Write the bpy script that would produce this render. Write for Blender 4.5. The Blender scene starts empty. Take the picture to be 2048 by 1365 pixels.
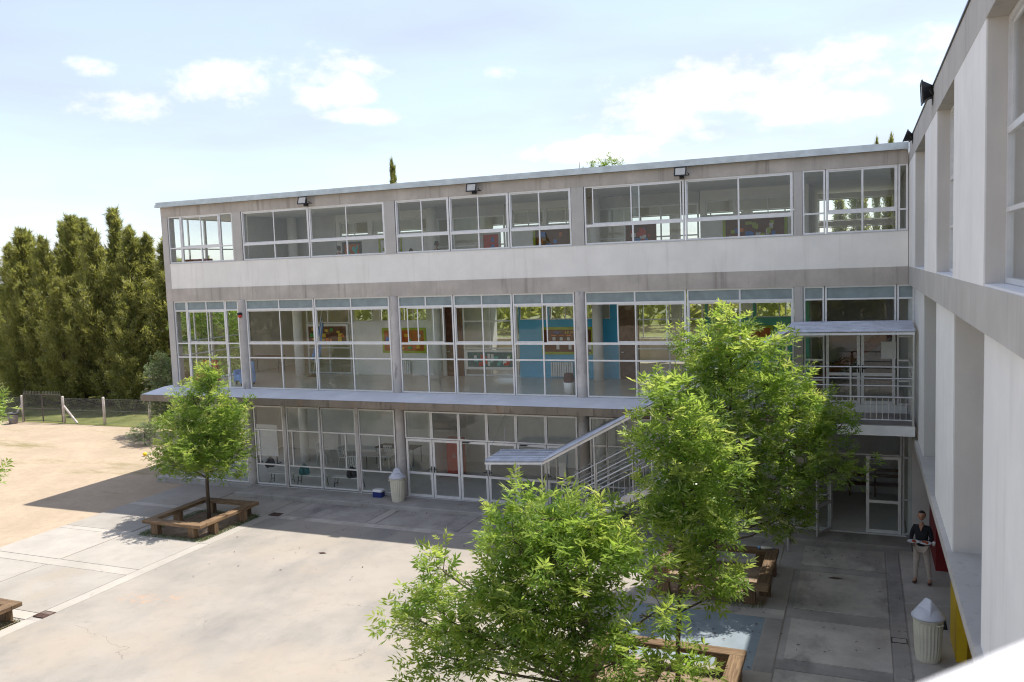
import bpy, bmesh, math, random
import numpy as np
from mathutils import Vector, Matrix
R = math.radians
sc = bpy.context.scene
COL = sc.collection

# ------------------------------------------------------------------ camera
YAW, PITCH, ROLL, FPX = 0.3918, -0.0876, -0.0367, 1698.5
cam = bpy.data.cameras.new('camera')
cam.sensor_width = 36.0; cam.lens = FPX / 2048 * 36.0
cam.clip_start = 0.05; cam.clip_end = 2000
co = bpy.data.objects.new('camera', cam); COL.objects.link(co)
fwd = Vector((-math.sin(YAW)*math.cos(PITCH), math.cos(YAW)*math.cos(PITCH), math.sin(PITCH)))
rt = Vector((math.cos(YAW), math.sin(YAW), 0)); up = rt.cross(fwd)
r2 = rt*math.cos(ROLL) + up*math.sin(ROLL); u2 = -rt*math.sin(ROLL) + up*math.cos(ROLL)
M = Matrix((r2, u2, -fwd)).transposed().to_4x4(); M.translation = Vector((22.5707, -26.6718, 8.406))
co.matrix_world = M
sc.camera = co
cam.dof.use_dof = True; cam.dof.focus_distance = 24.0; cam.dof.aperture_fstop = 1.6

# ------------------------------------------------------------------ light
SUN_AZ, SUN_EL = 39.9, 64.3
SKY, SUN, EXPO = 0.14, 2.75, 1.40
w = bpy.data.worlds.new('World'); sc.world = w; w.use_nodes = True
nt = w.node_tree; N = nt.nodes; L = nt.links
bg = N['Background']; bg.inputs[1].default_value = SKY
sky = N.new('ShaderNodeTexSky'); sky.sky_type = 'NISHITA'; sky.sun_disc = False
sky.sun_elevation = R(SUN_EL); sky.sun_rotation = R(SUN_AZ)
sky.air_density = 1.0; sky.dust_density = 0.7; sky.ozone_density = 1.0; sky.altitude = 50
def math_node(nt, op, a, b=None, c=None, clamp=False):
    n = nt.nodes.new('ShaderNodeMath'); n.operation = op; n.use_clamp = clamp
    for i, v in enumerate((a, b, c)):
        if v is None: continue
        if isinstance(v, (int, float)): n.inputs[i].default_value = v
        else: nt.links.new(v, n.inputs[i])
    return n.outputs[0]
tc = N.new('ShaderNodeTexCoord'); sep = N.new('ShaderNodeSeparateXYZ'); L.new(tc.outputs['Generated'], sep.inputs[0])
az = math_node(nt, 'MULTIPLY', math_node(nt, 'ARCTAN2', sep.outputs[0], sep.outputs[1]), 57.2958)
el = math_node(nt, 'MULTIPLY', math_node(nt, 'ARCSINE', sep.outputs[2]), 57.2958)
ns = N.new('ShaderNodeTexNoise'); ns.inputs['Scale'].default_value = 13; ns.inputs['Detail'].default_value = 9; ns.inputs['Roughness'].default_value = .62
mp0 = N.new('ShaderNodeMapping'); mp0.inputs['Scale'].default_value = (1, 1, 1.8); L.new(tc.outputs['Generated'], mp0.inputs[0]); L.new(mp0.outputs[0], ns.inputs[0])
nz = math_node(nt, 'SUBTRACT', ns.outputs[0], .5)
# a fair-weather sky: puffs in view plus others of the same kind all round
puffs = [(-39.6,11.7,3.4,1.5),(-34.3,12.4,4.4,1.9),(-46.6,10.4,3.0,1.1),(-47.5,12.5,1.4,.6),(-8.4,10.0,7.4,2.5),(-3.5,9.2,5,1.2),
         (1.8,11.3,4.8,1.6),(-31.8,10.0,2.8,.55),(-22.2,12.4,1.3,.7),(-16,7.4,6,.9),(20,10,8,3),(40,12,9,3),(65,9,8,2.5),(90,12,9,3.4),
         (120,10,7,2.4),(150,13,9,3),(178,9,6,2),(-70,11,6,2.2),(-95,9,8,2.6),(-120,12,7,3),(-150,10,9,2.5)]
tot = None
for (a, e, wa, we) in puffs:
    da = math_node(nt, 'DIVIDE', math_node(nt, 'SUBTRACT', az, a), wa)
    de = math_node(nt, 'DIVIDE', math_node(nt, 'SUBTRACT', el, e), we)
    d2 = math_node(nt, 'ADD', math_node(nt, 'MULTIPLY', da, da), math_node(nt, 'MULTIPLY', de, de))
    m = math_node(nt, 'SUBTRACT', 1.0, d2)
    tot = m if tot is None else math_node(nt, 'MAXIMUM', tot, m)
tot = math_node(nt, 'MINIMUM', math_node(nt, 'MAXIMUM', tot, -1.6), .75)
cl = math_node(nt, 'ADD', tot, math_node(nt, 'MULTIPLY', nz, 6.0))
mr = N.new('ShaderNodeMapRange'); mr.interpolation_type = 'SMOOTHSTEP'
mr.inputs[1].default_value = -.25; mr.inputs[2].default_value = 1.5; L.new(cl, mr.inputs[0])
ns2 = N.new('ShaderNodeTexNoise'); ns2.inputs['Scale'].default_value = 3.2; ns2.inputs['Detail'].default_value = 5
mp = N.new('ShaderNodeMapping'); mp.inputs['Scale'].default_value = (1, 1, 4.5); L.new(tc.outputs['Generated'], mp.inputs[0]); L.new(mp.outputs[0], ns2.inputs[0])
veil = N.new('ShaderNodeMapRange'); veil.inputs[1].default_value = .42; veil.inputs[2].default_value = .9; veil.inputs[3].default_value = .66; veil.inputs[4].default_value = .96
L.new(ns2.outputs[0], veil.inputs[0])
mixv = N.new('ShaderNodeMix'); mixv.data_type = 'RGBA'; mixv.inputs[7].default_value = (1.79, 1.87, 2.27, 1)
L.new(veil.outputs[0], mixv.inputs[0]); L.new(sky.outputs[0], mixv.inputs[6])
mix = N.new('ShaderNodeMix'); mix.data_type = 'RGBA'; mix.inputs[7].default_value = (3.5, 3.45, 3.42, 1)
L.new(math_node(nt, 'MULTIPLY', mr.outputs[0], .9), mix.inputs[0]); L.new(mixv.outputs[2], mix.inputs[6]); L.new(mix.outputs[2], bg.inputs[0])

sun = bpy.data.lights.new('sun', 'SUN'); sun.energy = SUN; sun.angle = R(.53); sun.color = (1, .955, .88)
so = bpy.data.objects.new('sun', sun); COL.objects.link(so)
sd = Vector((math.sin(R(SUN_AZ))*math.cos(R(SUN_EL)), math.cos(R(SUN_AZ))*math.cos(R(SUN_EL)), math.sin(R(SUN_EL))))
so.rotation_euler = sd.to_track_quat('Z', 'Y').to_euler(); so.location = (30, 20, 40)
vs = sc.view_settings
vs.view_transform = 'Standard'; vs.look = 'None'; vs.gamma = 1; vs.exposure = EXPO; vs.use_curve_mapping = False
sc.render.engine = 'CYCLES'
cy = sc.cycles
cy.use_denoising = True; cy.pixel_filter_type = 'BLACKMAN_HARRIS'; cy.filter_width = 1.1; cy.max_bounces = 10; cy.diffuse_bounces = 5; cy.glossy_bounces = 4
cy.transmission_bounces = 6; cy.transparent_max_bounces = 24; cy.sample_clamp_indirect = 8; cy.caustics_reflective = False; cy.caustics_refractive = False

# ------------------------------------------------------------------ materials
def new_mat(name):
    m = bpy.data.materials.new(name); m.use_nodes = True
    return m, m.node_tree, m.node_tree.nodes['Principled BSDF']
def noise(nt, scale, detail=5, rough=.55, vec=None, stretch=None, space='pos'):
    n = nt.nodes.new('ShaderNodeTexNoise'); n.inputs['Scale'].default_value = scale; n.inputs['Detail'].default_value = detail; n.inputs['Roughness'].default_value = rough
    g = nt.nodes.new('ShaderNodeNewGeometry'); src = g.outputs['Position']
    if space == 'obj':
        t = nt.nodes.new('ShaderNodeTexCoord'); src = t.outputs['Object']
    if stretch:
        mp = nt.nodes.new('ShaderNodeMapping'); mp.inputs['Scale'].default_value = stretch
        nt.links.new(src, mp.inputs[0]); src = mp.outputs[0]
    nt.links.new(src, n.inputs[0])
    return n.outputs[0]
def rng(nt, v, a, b, c=0., d=1.):
    m = nt.nodes.new('ShaderNodeMapRange'); m.interpolation_type = 'SMOOTHSTEP'
    nt.links.new(v, m.inputs[0])
    for i, x in enumerate((a, b, c, d)): m.inputs[i+1].default_value = x
    return m.outputs[0]
def mixc(nt, f, a, b, mode='MIX'):
    m = nt.nodes.new('ShaderNodeMix'); m.data_type = 'RGBA'; m.blend_type = mode
    for i, v in ((0, f), (6, a), (7, b)):
        if isinstance(v, (int, float)): m.inputs[i].default_value = v
        elif isinstance(v, tuple): m.inputs[i].default_value = (*v, 1) if len(v) == 3 else v
        else: nt.links.new(v, m.inputs[i])
    return m.outputs[2]
def bump(nt, bsdf, h, strength=.3, dist=.02):
    b = nt.nodes.new('ShaderNodeBump'); b.inputs['Strength'].default_value = strength; b.inputs['Distance'].default_value = dist
    nt.links.new(h, b.inputs['Height']); nt.links.new(b.outputs[0], bsdf.inputs['Normal'])
MATS = {}
def simple(name, col, rough=.6, metal=0., var=.12, scale=3., bmp=0., spec=.4, island=0., space='pos'):
    """a surface of one colour with slow mottling, optional fine relief and piece-to-piece variation"""
    m, nt, p = new_mat(name)
    v = rng(nt, noise(nt, scale, 6, .6, space=space), .3, .7)
    c = mixc(nt, v, tuple(x*(1-var) for x in col), tuple(min(1, x*(1+var)) for x in col))
    if island:
        g = nt.nodes.new('ShaderNodeObjectInfo')
        c = mixc(nt, 1.0, c, mixc(nt, g.outputs['Random'], (1-island,)*3, (1+island,)*3), 'MULTIPLY')
    nt.links.new(c, p.inputs['Base Color'])
    p.inputs['Roughness'].default_value = rough; p.inputs['Metallic'].default_value = metal; p.inputs['Specular IOR Level'].default_value = spec
    if bmp: bump(nt, p, noise(nt, scale*14, 4), bmp, .01)
    MATS[name] = m
    return m
def stained(name, col, dark, streak=(2.2, 2.2, .16), amt=.7, rough=.85, blotch=.5, rust=None, bmp=.25):
    """rendered or cast wall: mottled, rain-streaked from the top, rust run-off here and there"""
    m, nt, p = new_mat(name)
    b = rng(nt, noise(nt, 1.1, 8, .62), .35, .72)
    c = mixc(nt, b, tuple(x*(1-.25*blotch) for x in col), col)
    f = rng(nt, noise(nt, .9, 7, .65), .42, .75, 0, blotch)
    c = mixc(nt, f, c, tuple((a+b_)/2 for a, b_ in zip(col, dark)))
    s = rng(nt, noise(nt, 2.0, 6, .6, stretch=streak), .52, .78, 0, amt)
    c = mixc(nt, s, c, dark)
    if rust:
        s2 = rng(nt, noise(nt, 1.3, 4, .5, stretch=(2.6, 2.6, .1)), .6, .78, 0, .55)
        c = mixc(nt, s2, c, rust)
    sp = rng(nt, noise(nt, 38, 3, .7), .62, .75, 0, .35)
    c = mixc(nt, sp, c, dark)
    nt.links.new(c, p.inputs['Base Color']); p.inputs['Roughness'].default_value = rough; p.inputs['Specular IOR Level'].default_value = .25
    bump(nt, p, noise(nt, 30, 6, .65), bmp, .008)
    MATS[name] = m
    return m
stained('concrete_beam', (.56, .505, .445), (.23, .195, .165), blotch=.8, rust=(.27, .20, .145))
stained('concrete_round', (.64, .59, .55), (.15, .135, .13), streak=(2.2, 2.2, .7), amt=.85, blotch=1.)
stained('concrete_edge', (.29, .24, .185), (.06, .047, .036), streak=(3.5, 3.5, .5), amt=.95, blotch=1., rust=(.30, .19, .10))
stained('concrete_wing', (.54, .51, .47), (.32, .30, .275), streak=(3, 3, .15), amt=.6)
stained('white_render', (.88, .845, .785), (.58, .53, .46), amt=.34, blotch=.3, rust=(.60, .52, .40))
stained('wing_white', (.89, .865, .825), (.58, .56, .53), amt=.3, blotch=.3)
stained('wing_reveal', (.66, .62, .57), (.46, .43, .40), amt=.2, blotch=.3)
stained('slab_top', (.74, .75, .77), (.50, .51, .53), streak=(.6, .6, .6), amt=.45, blotch=.6)
stained('kerb', (.42, .395, .36), (.17, .155, .14), streak=(1.4, 1.4, 1.4), amt=.7, blotch=.9)
stained('room_floor', (.62, .56, .47), (.52, .46, .38), streak=(.4, .4, .4), amt=.5, blotch=.3, rough=.22, bmp=.02)
MATS['room_floor'].node_tree.nodes['Principled BSDF'].inputs['Specular IOR Level'].default_value = .5
simple('alu', (.72, .71, .70), .42, .25, .05, 6)
simple('alu_dull', (.50, .50, .50), .5, .3, .07, 6)
simple('flashing', (.50, .53, .53), .38, .75, .12, 2.5)
simple('zinc', (.48, .50, .54), .45, .45, .18, 2.2, .1)
simple('steel', (.56, .55, .54), .4, .55, .1, 5)
simple('white_paint', (.76, .755, .74), .5, 0, .05, 4)
simple('inner_white', (.86, .84, .80), .8, 0, .04, 2)
simple('inner_grey', (.62, .61, .59), .8, 0, .05, 2)
simple('inner_ceiling', (.78, .77, .75), .9, 0, .04, 1.5)
simple('blue_wall', (.09, .46, .70), .75, 0, .05, 2)
simple('green_wall', (.10, .42, .30), .75, 0, .06, 2)
simple('tan_wall', (.58, .50, .36), .8, 0, .05, 2)
simple('opal', (.25, .30, .30), .5, 0, .12, 3)
simple('blind', (.42, .43, .44), .8, 0, .04, 5)
simple('red_wall', (.20, .012, .014), .55, 0, .08, 3)
simple('yellow_wall', (.62, .40, .010), .5, 0, .06, 3)
simple('dark_wood', (.13, .055, .025), .5, 0, .3, 6)
simple('black', (.015, .015, .017), .45, 0, .2, 8)
simple('dark_grey', (.05, .05, .052), .5, 0, .15, 6)
simple('grey_plastic', (.22, .21, .23), .5, 0, .1, 5)
simple('cream_plastic', (.62, .58, .46), .45, 0, .07, 3)
simple('lid_plastic', (.56, .57, .62), .35, 0, .07, 4)
simple('lime', (.38, .46, .03), .7, 0, .06, 3)
simple('board_brown', (.15, .052, .022), .8, 0, .1, 3)
simple('board_orange', (.50, .13, .02), .8, 0, .2, 4)
simple('paper_white', (.75, .74, .72), .8, 0, .04, 8)
simple('paper_orange', (.75, .20, .03), .8, 0, .1, 8)
simple('paper_red', (.55, .05, .04), .8, 0, .1, 8)
simple('paper_yellow', (.75, .50, .05), .8, 0, .1, 8)
simple('paper_blue', (.06, .22, .60), .8, 0, .1, 8)
simple('paper_teal', (.10, .50, .45), .8, 0, .1, 8)
simple('paper_green', (.08, .38, .08), .8, 0, .1, 8)
simple('red_plastic', (.60, .06, .035), .4, 0, .05, 5)
simple('cloth_blue', (.18, .36, .68), .9, 0, .15, 5)
simple('cloth_teal', (.03, .16, .17), .9, 0, .2, 8)
simple('navy', (.015, .03, .16), .4, 0, .08, 5)
simple('yellow_ball', (.75, .52, .03), .5, 0, .05, 5)
simple('skin', (.42, .22, .14), .55, 0, .06, 12)
simple('hair', (.012, .009, .008), .5, 0, .3, 20)
simple('cloth_black', (.014, .014, .018), .85, 0, .25, 14)
simple('cloth_beige', (.50, .42, .36), .85, 0, .08, 10)
simple('shoe_brown', (.07, .025, .018), .6, 0, .1, 10)
simple('food_red', (.38, .07, .02), .6, 0, .4, 60)
simple('iron_rust', (.11, .065, .05), .8, .2, .3, 9, .3)
simple('drain_iron', (.06, .05, .045), .8, .2, .3, 9, .3)
simple('post_concrete', (.52, .47, .43), .85, 0, .2, 3, .3)
simple('wire', (.30, .31, .30), .5, .5, .1, 5)
simple('rust_wire', (.12, .10, .085), .7, .3, .2, 5)
simple('house_wall', (.55, .50, .45), .85, 0, .1, 1)
simple('house_roof', (.30, .12, .08), .8, 0, .15, 2)
simple('mat_black', (.012, .012, .012), .9, 0, .2, 20)
simple('lamp_glass', (.55, .53, .48), .12, 0, .08, 9)
simple('sill_white', (.80, .80, .81), .55, 0, .03, 4)

def wood(name, a, b):
    m, nt, p = new_mat(name)
    g = noise(nt, 2.2, 7, .62, stretch=(14, 14, .9), space='obj')
    c = mixc(nt, rng(nt, g, .3, .72), a, b)
    c = mixc(nt, rng(nt, noise(nt, 1.7, 5), .45, .75, 0, .6), c, tuple(x*.45 for x in a))
    o = nt.nodes.new('ShaderNodeObjectInfo')
    c = mixc(nt, 1.0, c, mixc(nt, o.outputs['Random'], (.72,)*3, (1.25,)*3), 'MULTIPLY')
    nt.links.new(c, p.inputs['Base Color']); p.inputs['Roughness'].default_value = .7; p.inputs['Specular IOR Level'].default_value = .3
    bump(nt, p, noise(nt, 9, 6, .6, stretch=(1, 1, 1), space='obj'), .35, .006)
    MATS[name] = m
wood('bench_wood', (.115, .07, .04), (.27, .175, .095))
wood('bark', (.07, .05, .035), (.17, .125, .09))

def glass_mat(name, tint=(.965, .98, .972), refl=1.15):
    m, nt, p = new_mat(name); nt.nodes.remove(p)
    out = nt.nodes['Material Output']
    t = nt.nodes.new('ShaderNodeBsdfTransparent'); t.inputs[0].default_value = (*tint, 1)
    g = nt.nodes.new('ShaderNodeBsdfGlossy'); g.inputs['Roughness'].default_value = .015; g.inputs['Color'].default_value = (1, 1, 1, 1)
    bm_ = nt.nodes.new('ShaderNodeBump'); bm_.inputs['Strength'].default_value = .03; bm_.inputs['Distance'].default_value = .05
    nt.links.new(noise(nt, .9, 1), bm_.inputs['Height']); nt.links.new(bm_.outputs[0], g.inputs['Normal'])
    f = nt.nodes.new('ShaderNodeFresnel'); f.inputs[0].default_value = 1.5
    ge = nt.nodes.new('ShaderNodeNewGeometry')
    fac = math_node(nt, 'MULTIPLY', f.outputs[0], math_node(nt, 'SUBTRACT', refl, math_node(nt, 'MULTIPLY', ge.outputs['Backfacing'], refl)), clamp=True)
    d = nt.nodes.new('ShaderNodeBsdfDiffuse'); d.inputs[0].default_value = (.55, .54, .50, 1)
    mx0 = nt.nodes.new('ShaderNodeMixShader'); nt.links.new(rng(nt, noise(nt, 1.6, 6, .65), .45, .85, .003, .03), mx0.inputs[0])
    nt.links.new(t.outputs[0], mx0.inputs[1]); nt.links.new(d.outputs[0], mx0.inputs[2])
    mx = nt.nodes.new('ShaderNodeMixShader'); nt.links.new(fac, mx.inputs[0]); nt.links.new(mx0.outputs[0], mx.inputs[1]); nt.links.new(g.outputs[0], mx.inputs[2])
    nt.links.new(mx.outputs[0], out.inputs[0]); MATS[name] = m
glass_mat('glass')
glass_mat('glass_inner', (.97, .98, .97), 1.0)

def leaf_mat(name, c0, c1, tr0, tr1, trans=.5, rough=.36, gloss=.6, y0=None, y1=None):
    m, nt, p = new_mat(name); nt.nodes.remove(p); out = nt.nodes['Material Output']
    g = nt.nodes.new('ShaderNodeNewGeometry'); ri = g.outputs['Random Per Island']
    v = math_node(nt, 'ADD', math_node(nt, 'MULTIPLY', ri, .55), math_node(nt, 'MULTIPLY', rng(nt, noise(nt, 1.4, 3), .3, .7), .45))
    ca = mixc(nt, v, c0, c1); cb = mixc(nt, v, tr0, tr1)
    if y0:
        at = nt.nodes.new('ShaderNodeAttribute'); at.attribute_name = 'young'
        ca = mixc(nt, at.outputs['Fac'], ca, y0); cb = mixc(nt, at.outputs['Fac'], cb, y1)
    d = nt.nodes.new('ShaderNodeBsdfDiffuse'); t = nt.nodes.new('ShaderNodeBsdfTranslucent'); gl = nt.nodes.new('ShaderNodeBsdfGlossy')
    gl.inputs['Roughness'].default_value = rough; gl.inputs['Color'].default_value = (1, 1, 1, 1)
    nt.links.new(ca, d.inputs[0]); nt.links.new(cb, t.inputs[0])
    a = nt.nodes.new('ShaderNodeMixShader'); a.inputs[0].default_value = trans
    nt.links.new(d.outputs[0], a.inputs[1]); nt.links.new(t.outputs[0], a.inputs[2])
    b = nt.nodes.new('ShaderNodeMixShader'); lw = nt.nodes.new('ShaderNodeLayerWeight'); lw.inputs[0].default_value = .22
    nt.links.new(math_node(nt, 'MULTIPLY', lw.outputs['Fresnel'], gloss, clamp=True), b.inputs[0])
    nt.links.new(a.outputs[0], b.inputs[1]); nt.links.new(gl.outputs[0], b.inputs[2]); nt.links.new(b.outputs[0], out.inputs[0])
    MATS[name] = m
leaf_mat('ash_leaf', (.06, .13, .02), (.16, .255, .05), (.24, .44, .04), (.56, .72, .11), .56, gloss=.32, y0=(.28, .34, .085), y1=(.78, .82, .19))
leaf_mat('conifer_leaf', (.13, .15, .042), (.33, .32, .11), (.26, .30, .05), (.60, .58, .14), .5, .7, .12)
leaf_mat('shrub_leaf', (.10, .15, .06), (.22, .28, .13), (.14, .22, .06), (.28, .36, .14), .4)
leaf_mat('bright_leaf', (.09, .17, .02), (.17, .27, .035), (.22, .38, .03), (.40, .52, .06), .5)
leaf_mat('agave_leaf', (.02, .035, .015), (.05, .07, .03), (.02, .04, .01), (.05, .07, .02), .2)
leaf_mat('grass_blade', (.06, .10, .02), (.15, .19, .05), (.10, .16, .03), (.2, .26, .06), .4)

def dirt_mat():
    m, nt, p = new_mat('dirt')
    c = mixc(nt, rng(nt, noise(nt, .35, 8, .6), .3, .7), (.35, .278, .20), (.435, .345, .252))
    c = mixc(nt, rng(nt, noise(nt, 3.5, 8, .7), .35, .75, 0, .5), c, (.29, .228, .165))
    c = mixc(nt, rng(nt, noise(nt, .2, 8, .72, stretch=(.6, 2.0, 1)), .52, .68, 0, .8), c, (.19, .165, .07))
    c = mixc(nt, rng(nt, noise(nt, 45, 3, .6), .6, .75, 0, .4), c, (.28, .20, .13))
    nt.links.new(c, p.inputs['Base Color']); p.inputs['Roughness'].default_value = .95; p.inputs['Specular IOR Level'].default_value = .1
    bump(nt, p, noise(nt, 14, 8, .7), .6, .03); MATS['dirt'] = m
dirt_mat()
def lawn_mat():
    m, nt, p = new_mat('lawn')
    c = mixc(nt, rng(nt, noise(nt, .5, 8, .65), .3, .7), (.085, .105, .028), (.20, .20, .075))
    c = mixc(nt, rng(nt, noise(nt, 12, 6, .7), .5, .8, 0, .6), c, (.27, .22, .11))
    nt.links.new(c, p.inputs['Base Color']); p.inputs['Roughness'].default_value = .95; p.inputs['Specular IOR Level'].default_value = .1
    bump(nt, p, noise(nt, 22, 6, .7), .8, .05); MATS['lawn'] = m
lawn_mat()
def paving(name, a, b, stain, warm=None, tint=None, sc_=1., amt=.6, island=.10):
    m, nt, p = new_mat(name)
    c = mixc(nt, rng(nt, noise(nt, .55*sc_, 8, .62), .3, .7), a, b)
    c = mixc(nt, rng(nt, noise(nt, .33*sc_, 7, .66, stretch=(1, .5, 1)), .48, .72, 0, amt), c, stain)
    if warm: c = mixc(nt, rng(nt, noise(nt, .2, 6, .6), .5, .68, 0, .7), c, warm)
    c = mixc(nt, rng(nt, noise(nt, 2.6, 9, .72), .5, .78, 0, .45), c, tuple(x*.72 for x in a))
    c = mixc(nt, rng(nt, noise(nt, 60, 2, .6), .62, .72, 0, .3), c, tuple(x*.55 for x in a))
    # fine wandering cracks
    vo = nt.nodes.new('ShaderNodeTexVoronoi'); vo.feature = 'DISTANCE_TO_EDGE'; vo.inputs['Scale'].default_value = .23
    g = nt.nodes.new('ShaderNodeNewGeometry'); ad = nt.nodes.new('ShaderNodeVectorMath'); ad.operation = 'ADD'
    nn = nt.nodes.new('ShaderNodeTexNoise'); nn.inputs['Scale'].default_value = 1.3; nn.inputs['Detail'].default_value = 5
    nt.links.new(g.outputs['Position'], nn.inputs[0]); nt.links.new(g.outputs['Position'], ad.inputs[0]); nt.links.new(nn.outputs['Color'], ad.inputs[1]); nt.links.new(ad.outputs[0], vo.inputs[0])
    ck = math_node(nt, 'MULTIPLY', rng(nt, vo.outputs[0], .0, .0035, .5, 0), rng(nt, noise(nt, .5, 3), .5, .62))
    c = mixc(nt, ck, c, tuple(x*.3 for x in a))
    oi = nt.nodes.new('ShaderNodeObjectInfo')
    c = mixc(nt, 1.0, c, mixc(nt, oi.outputs['Random'], (1-island,)*3, (1+island,)*3), 'MULTIPLY')
    if tint:   # worn orange paint scuffs left on the play court
        sp = nt.nodes.new('ShaderNodeSeparateXYZ'); nt.links.new(g.outputs['Position'], sp.inputs[0])
        f = None
        for (x, y, r) in ((5.05, -10.3, .42), (5.75, -10.05, .28), (4.45, -10.35, .3)):
            dx = math_node(nt, 'DIVIDE', math_node(nt, 'SUBTRACT', sp.outputs[0], x), r); dy = math_node(nt, 'DIVIDE', math_node(nt, 'SUBTRACT', sp.outputs[1], y), r)
            q = math_node(nt, 'SUBTRACT', 1.0, math_node(nt, 'ADD', math_node(nt, 'MULTIPLY', dx, dx), math_node(nt, 'MULTIPLY', dy, dy)), clamp=True)
            f = q if f is None else math_node(nt, 'MAXIMUM', f, q)
        f = math_node(nt, 'MULTIPLY', f, rng(nt, noise(nt, 4.5, 5, .7), .45, .7, 0, .7), clamp=True)
        c = mixc(nt, f, c, (.62, .28, .10))
    nt.links.new(c, p.inputs['Base Color']); p.inputs['Roughness'].default_value = .88; p.inputs['Specular IOR Level'].default_value = .22
    bump(nt, p, noise(nt, 26, 8, .7), .3, .01); MATS[name] = m
paving('court_concrete', (.27, .245, .213), (.322, .289, .25), (.205, .194, .18), warm=(.335, .285, .228), tint=True, amt=.85)
paving('slab_concrete', (.315, .288, .255), (.38, .348, .307), (.27, .243, .21), warm=(.345, .295, .23), amt=.8)
paving('strip_concrete', (.34, .312, .275), (.41, .375, .33), (.29, .265, .23), amt=.8)
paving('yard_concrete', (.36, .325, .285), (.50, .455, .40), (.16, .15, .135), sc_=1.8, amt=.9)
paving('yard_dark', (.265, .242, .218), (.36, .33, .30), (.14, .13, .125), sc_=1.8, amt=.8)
paving('yard_blue', (.20, .24, .27), (.27, .31, .34), (.15, .18, .20), sc_=1.5, amt=.7)
paving('soil', (.20, .14, .095), (.30, .22, .155), (.16, .11, .075), sc_=4)

# ------------------------------------------------------------------ mesh helpers
class MB:
    def __init__(s): s.v = []; s.f = []
    def add(s, vs, fs):
        o = len(s.v); s.v += [tuple(p) for p in vs]; s.f += [tuple(i+o for i in f) for f in fs]; return s
    def box(s, x0, x1, y0, y1, z0, z1):
        return s.add([(x0,y0,z0),(x1,y0,z0),(x1,y1,z0),(x0,y1,z0),(x0,y0,z1),(x1,y0,z1),(x1,y1,z1),(x0,y1,z1)],
                     [(3,2,1,0),(4,5,6,7),(0,1,5,4),(1,2,6,5),(2,3,7,6),(3,0,4,7)])
    def cbox(s, x0, x1, y0, y1, z0, z1, b=.01):
        """box with chamfered upright edges and top"""
        def ring(z, i):
            a0, a1, c0, c1 = x0+i, x1-i, y0+i, y1-i
            return [(a0+b,c0,z),(a1-b,c0,z),(a1,c0+b,z),(a1,c1-b,z),(a1-b,c1,z),(a0+b,c1,z),(a0,c1-b,z),(a0,c0+b,z)]
        vs = ring(z0, 0) + ring(z1-b, 0) + ring(z1, b)
        fs = [tuple(range(7, -1, -1)), tuple(range(16, 24))]
        for k in (0, 8):
            fs += [(k+i, k+(i+1) % 8, k+8+(i+1) % 8, k+8+i) for i in range(8)]
        return s.add(vs, fs)
    def tube(s, pts, rad, n=8, cap=True):
        pts = [Vector(p) for p in pts]; rs = rad if isinstance(rad, (list, tuple)) else [rad]*len(pts)
        vs = []; ref = None
        for i, p in enumerate(pts):
            d = (pts[min(i+1, len(pts)-1)] - pts[max(i-1, 0)]).normalized()
            if ref is None or abs(ref.dot(d)) > .95: ref = Vector((0, 0, 1)) if abs(d.z) < .9 else Vector((1, 0, 0))
            a = d.cross(ref).normalized(); b = a.cross(d).normalized(); ref = b
            vs += [p + (a*math.cos(2*math.pi*k/n) - b*math.sin(2*math.pi*k/n))*rs[i] for k in range(n)]
        fs = []
        for i in range(len(pts)-1):
            fs += [(i*n+k, i*n+(k+1) % n, (i+1)*n+(k+1) % n, (i+1)*n+k) for k in range(n)]
        if cap: fs += [tuple(range(n-1, -1, -1)), tuple(range((len(pts)-1)*n, len(pts)*n))]
        return s.add(vs, fs)
    def bar(s, p, q, wd, ht, up=(0, 0, 1)):
        p, q = Vector(p), Vector(q); d = (q-p).normalized(); u = Vector(up)
        a = d.cross(u).normalized()*wd/2; b = a.cross(d).normalized()*ht/2
        return s.add([p-a-b, p+a-b, p+a+b, p-a+b, q-a-b, q+a-b, q+a+b, q-a+b], [(3,2,1,0),(4,5,6,7),(0,1,5,4),(1,2,6,5),(2,3,7,6),(3,0,4,7)])
    def lathe(s, prof, n=24, c=(0, 0), flute=0., fl_range=None):
        vs = []; fs = []
        for j, (r, z) in enumerate(prof):
            for k in range(n):
                rr = r
                if flute and fl_range and fl_range[0] <= j <= fl_range[1]: rr = r + (flute if k % 2 else -flute)
                vs.append((c[0]+rr*math.cos(2*math.pi*k/n), c[1]+rr*math.sin(2*math.pi*k/n), z))
        for j in range(len(prof)-1):
            fs += [(j*n+k, j*n+(k+1) % n, (j+1)*n+(k+1) % n, (j+1)*n+k) for k in range(n)]
        fs += [tuple(range(n-1, -1, -1)), tuple(range((len(prof)-1)*n, len(prof)*n))]
        return s.add(vs, fs)
    def prism(s, poly, axis, a, b):
        """poly of 2-D points swept along an axis between a and b"""
        def P(p, t):
            return (t, p[0], p[1]) if axis == 'x' else (p[0], t, p[1]) if axis == 'y' else (p[0], p[1], t)
        n = len(poly); vs = [P(p, a) for p in poly] + [P(p, b) for p in poly]
        return s.add(vs, [tuple(range(n)), tuple(range(2*n-1, n-1, -1))] + [(i, i+n, (i+1) % n+n, (i+1) % n) for i in range(n)])
    def build(s, name, mat, parent=None, smooth=False, fix=False):
        me = bpy.data.meshes.new(name); me.from_pydata(s.v, [], s.f)
        if fix:
            bm = bmesh.new(); bm.from_mesh(me); bmesh.ops.recalc_face_normals(bm, faces=bm.faces); bm.to_mesh(me); bm.free()
        me.materials.append(MATS[mat])
        if smooth: me.polygons.foreach_set('use_smooth', [True]*len(me.polygons))
        o = bpy.data.objects.new(name, me); COL.objects.link(o); o.parent = parent
        return o
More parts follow.
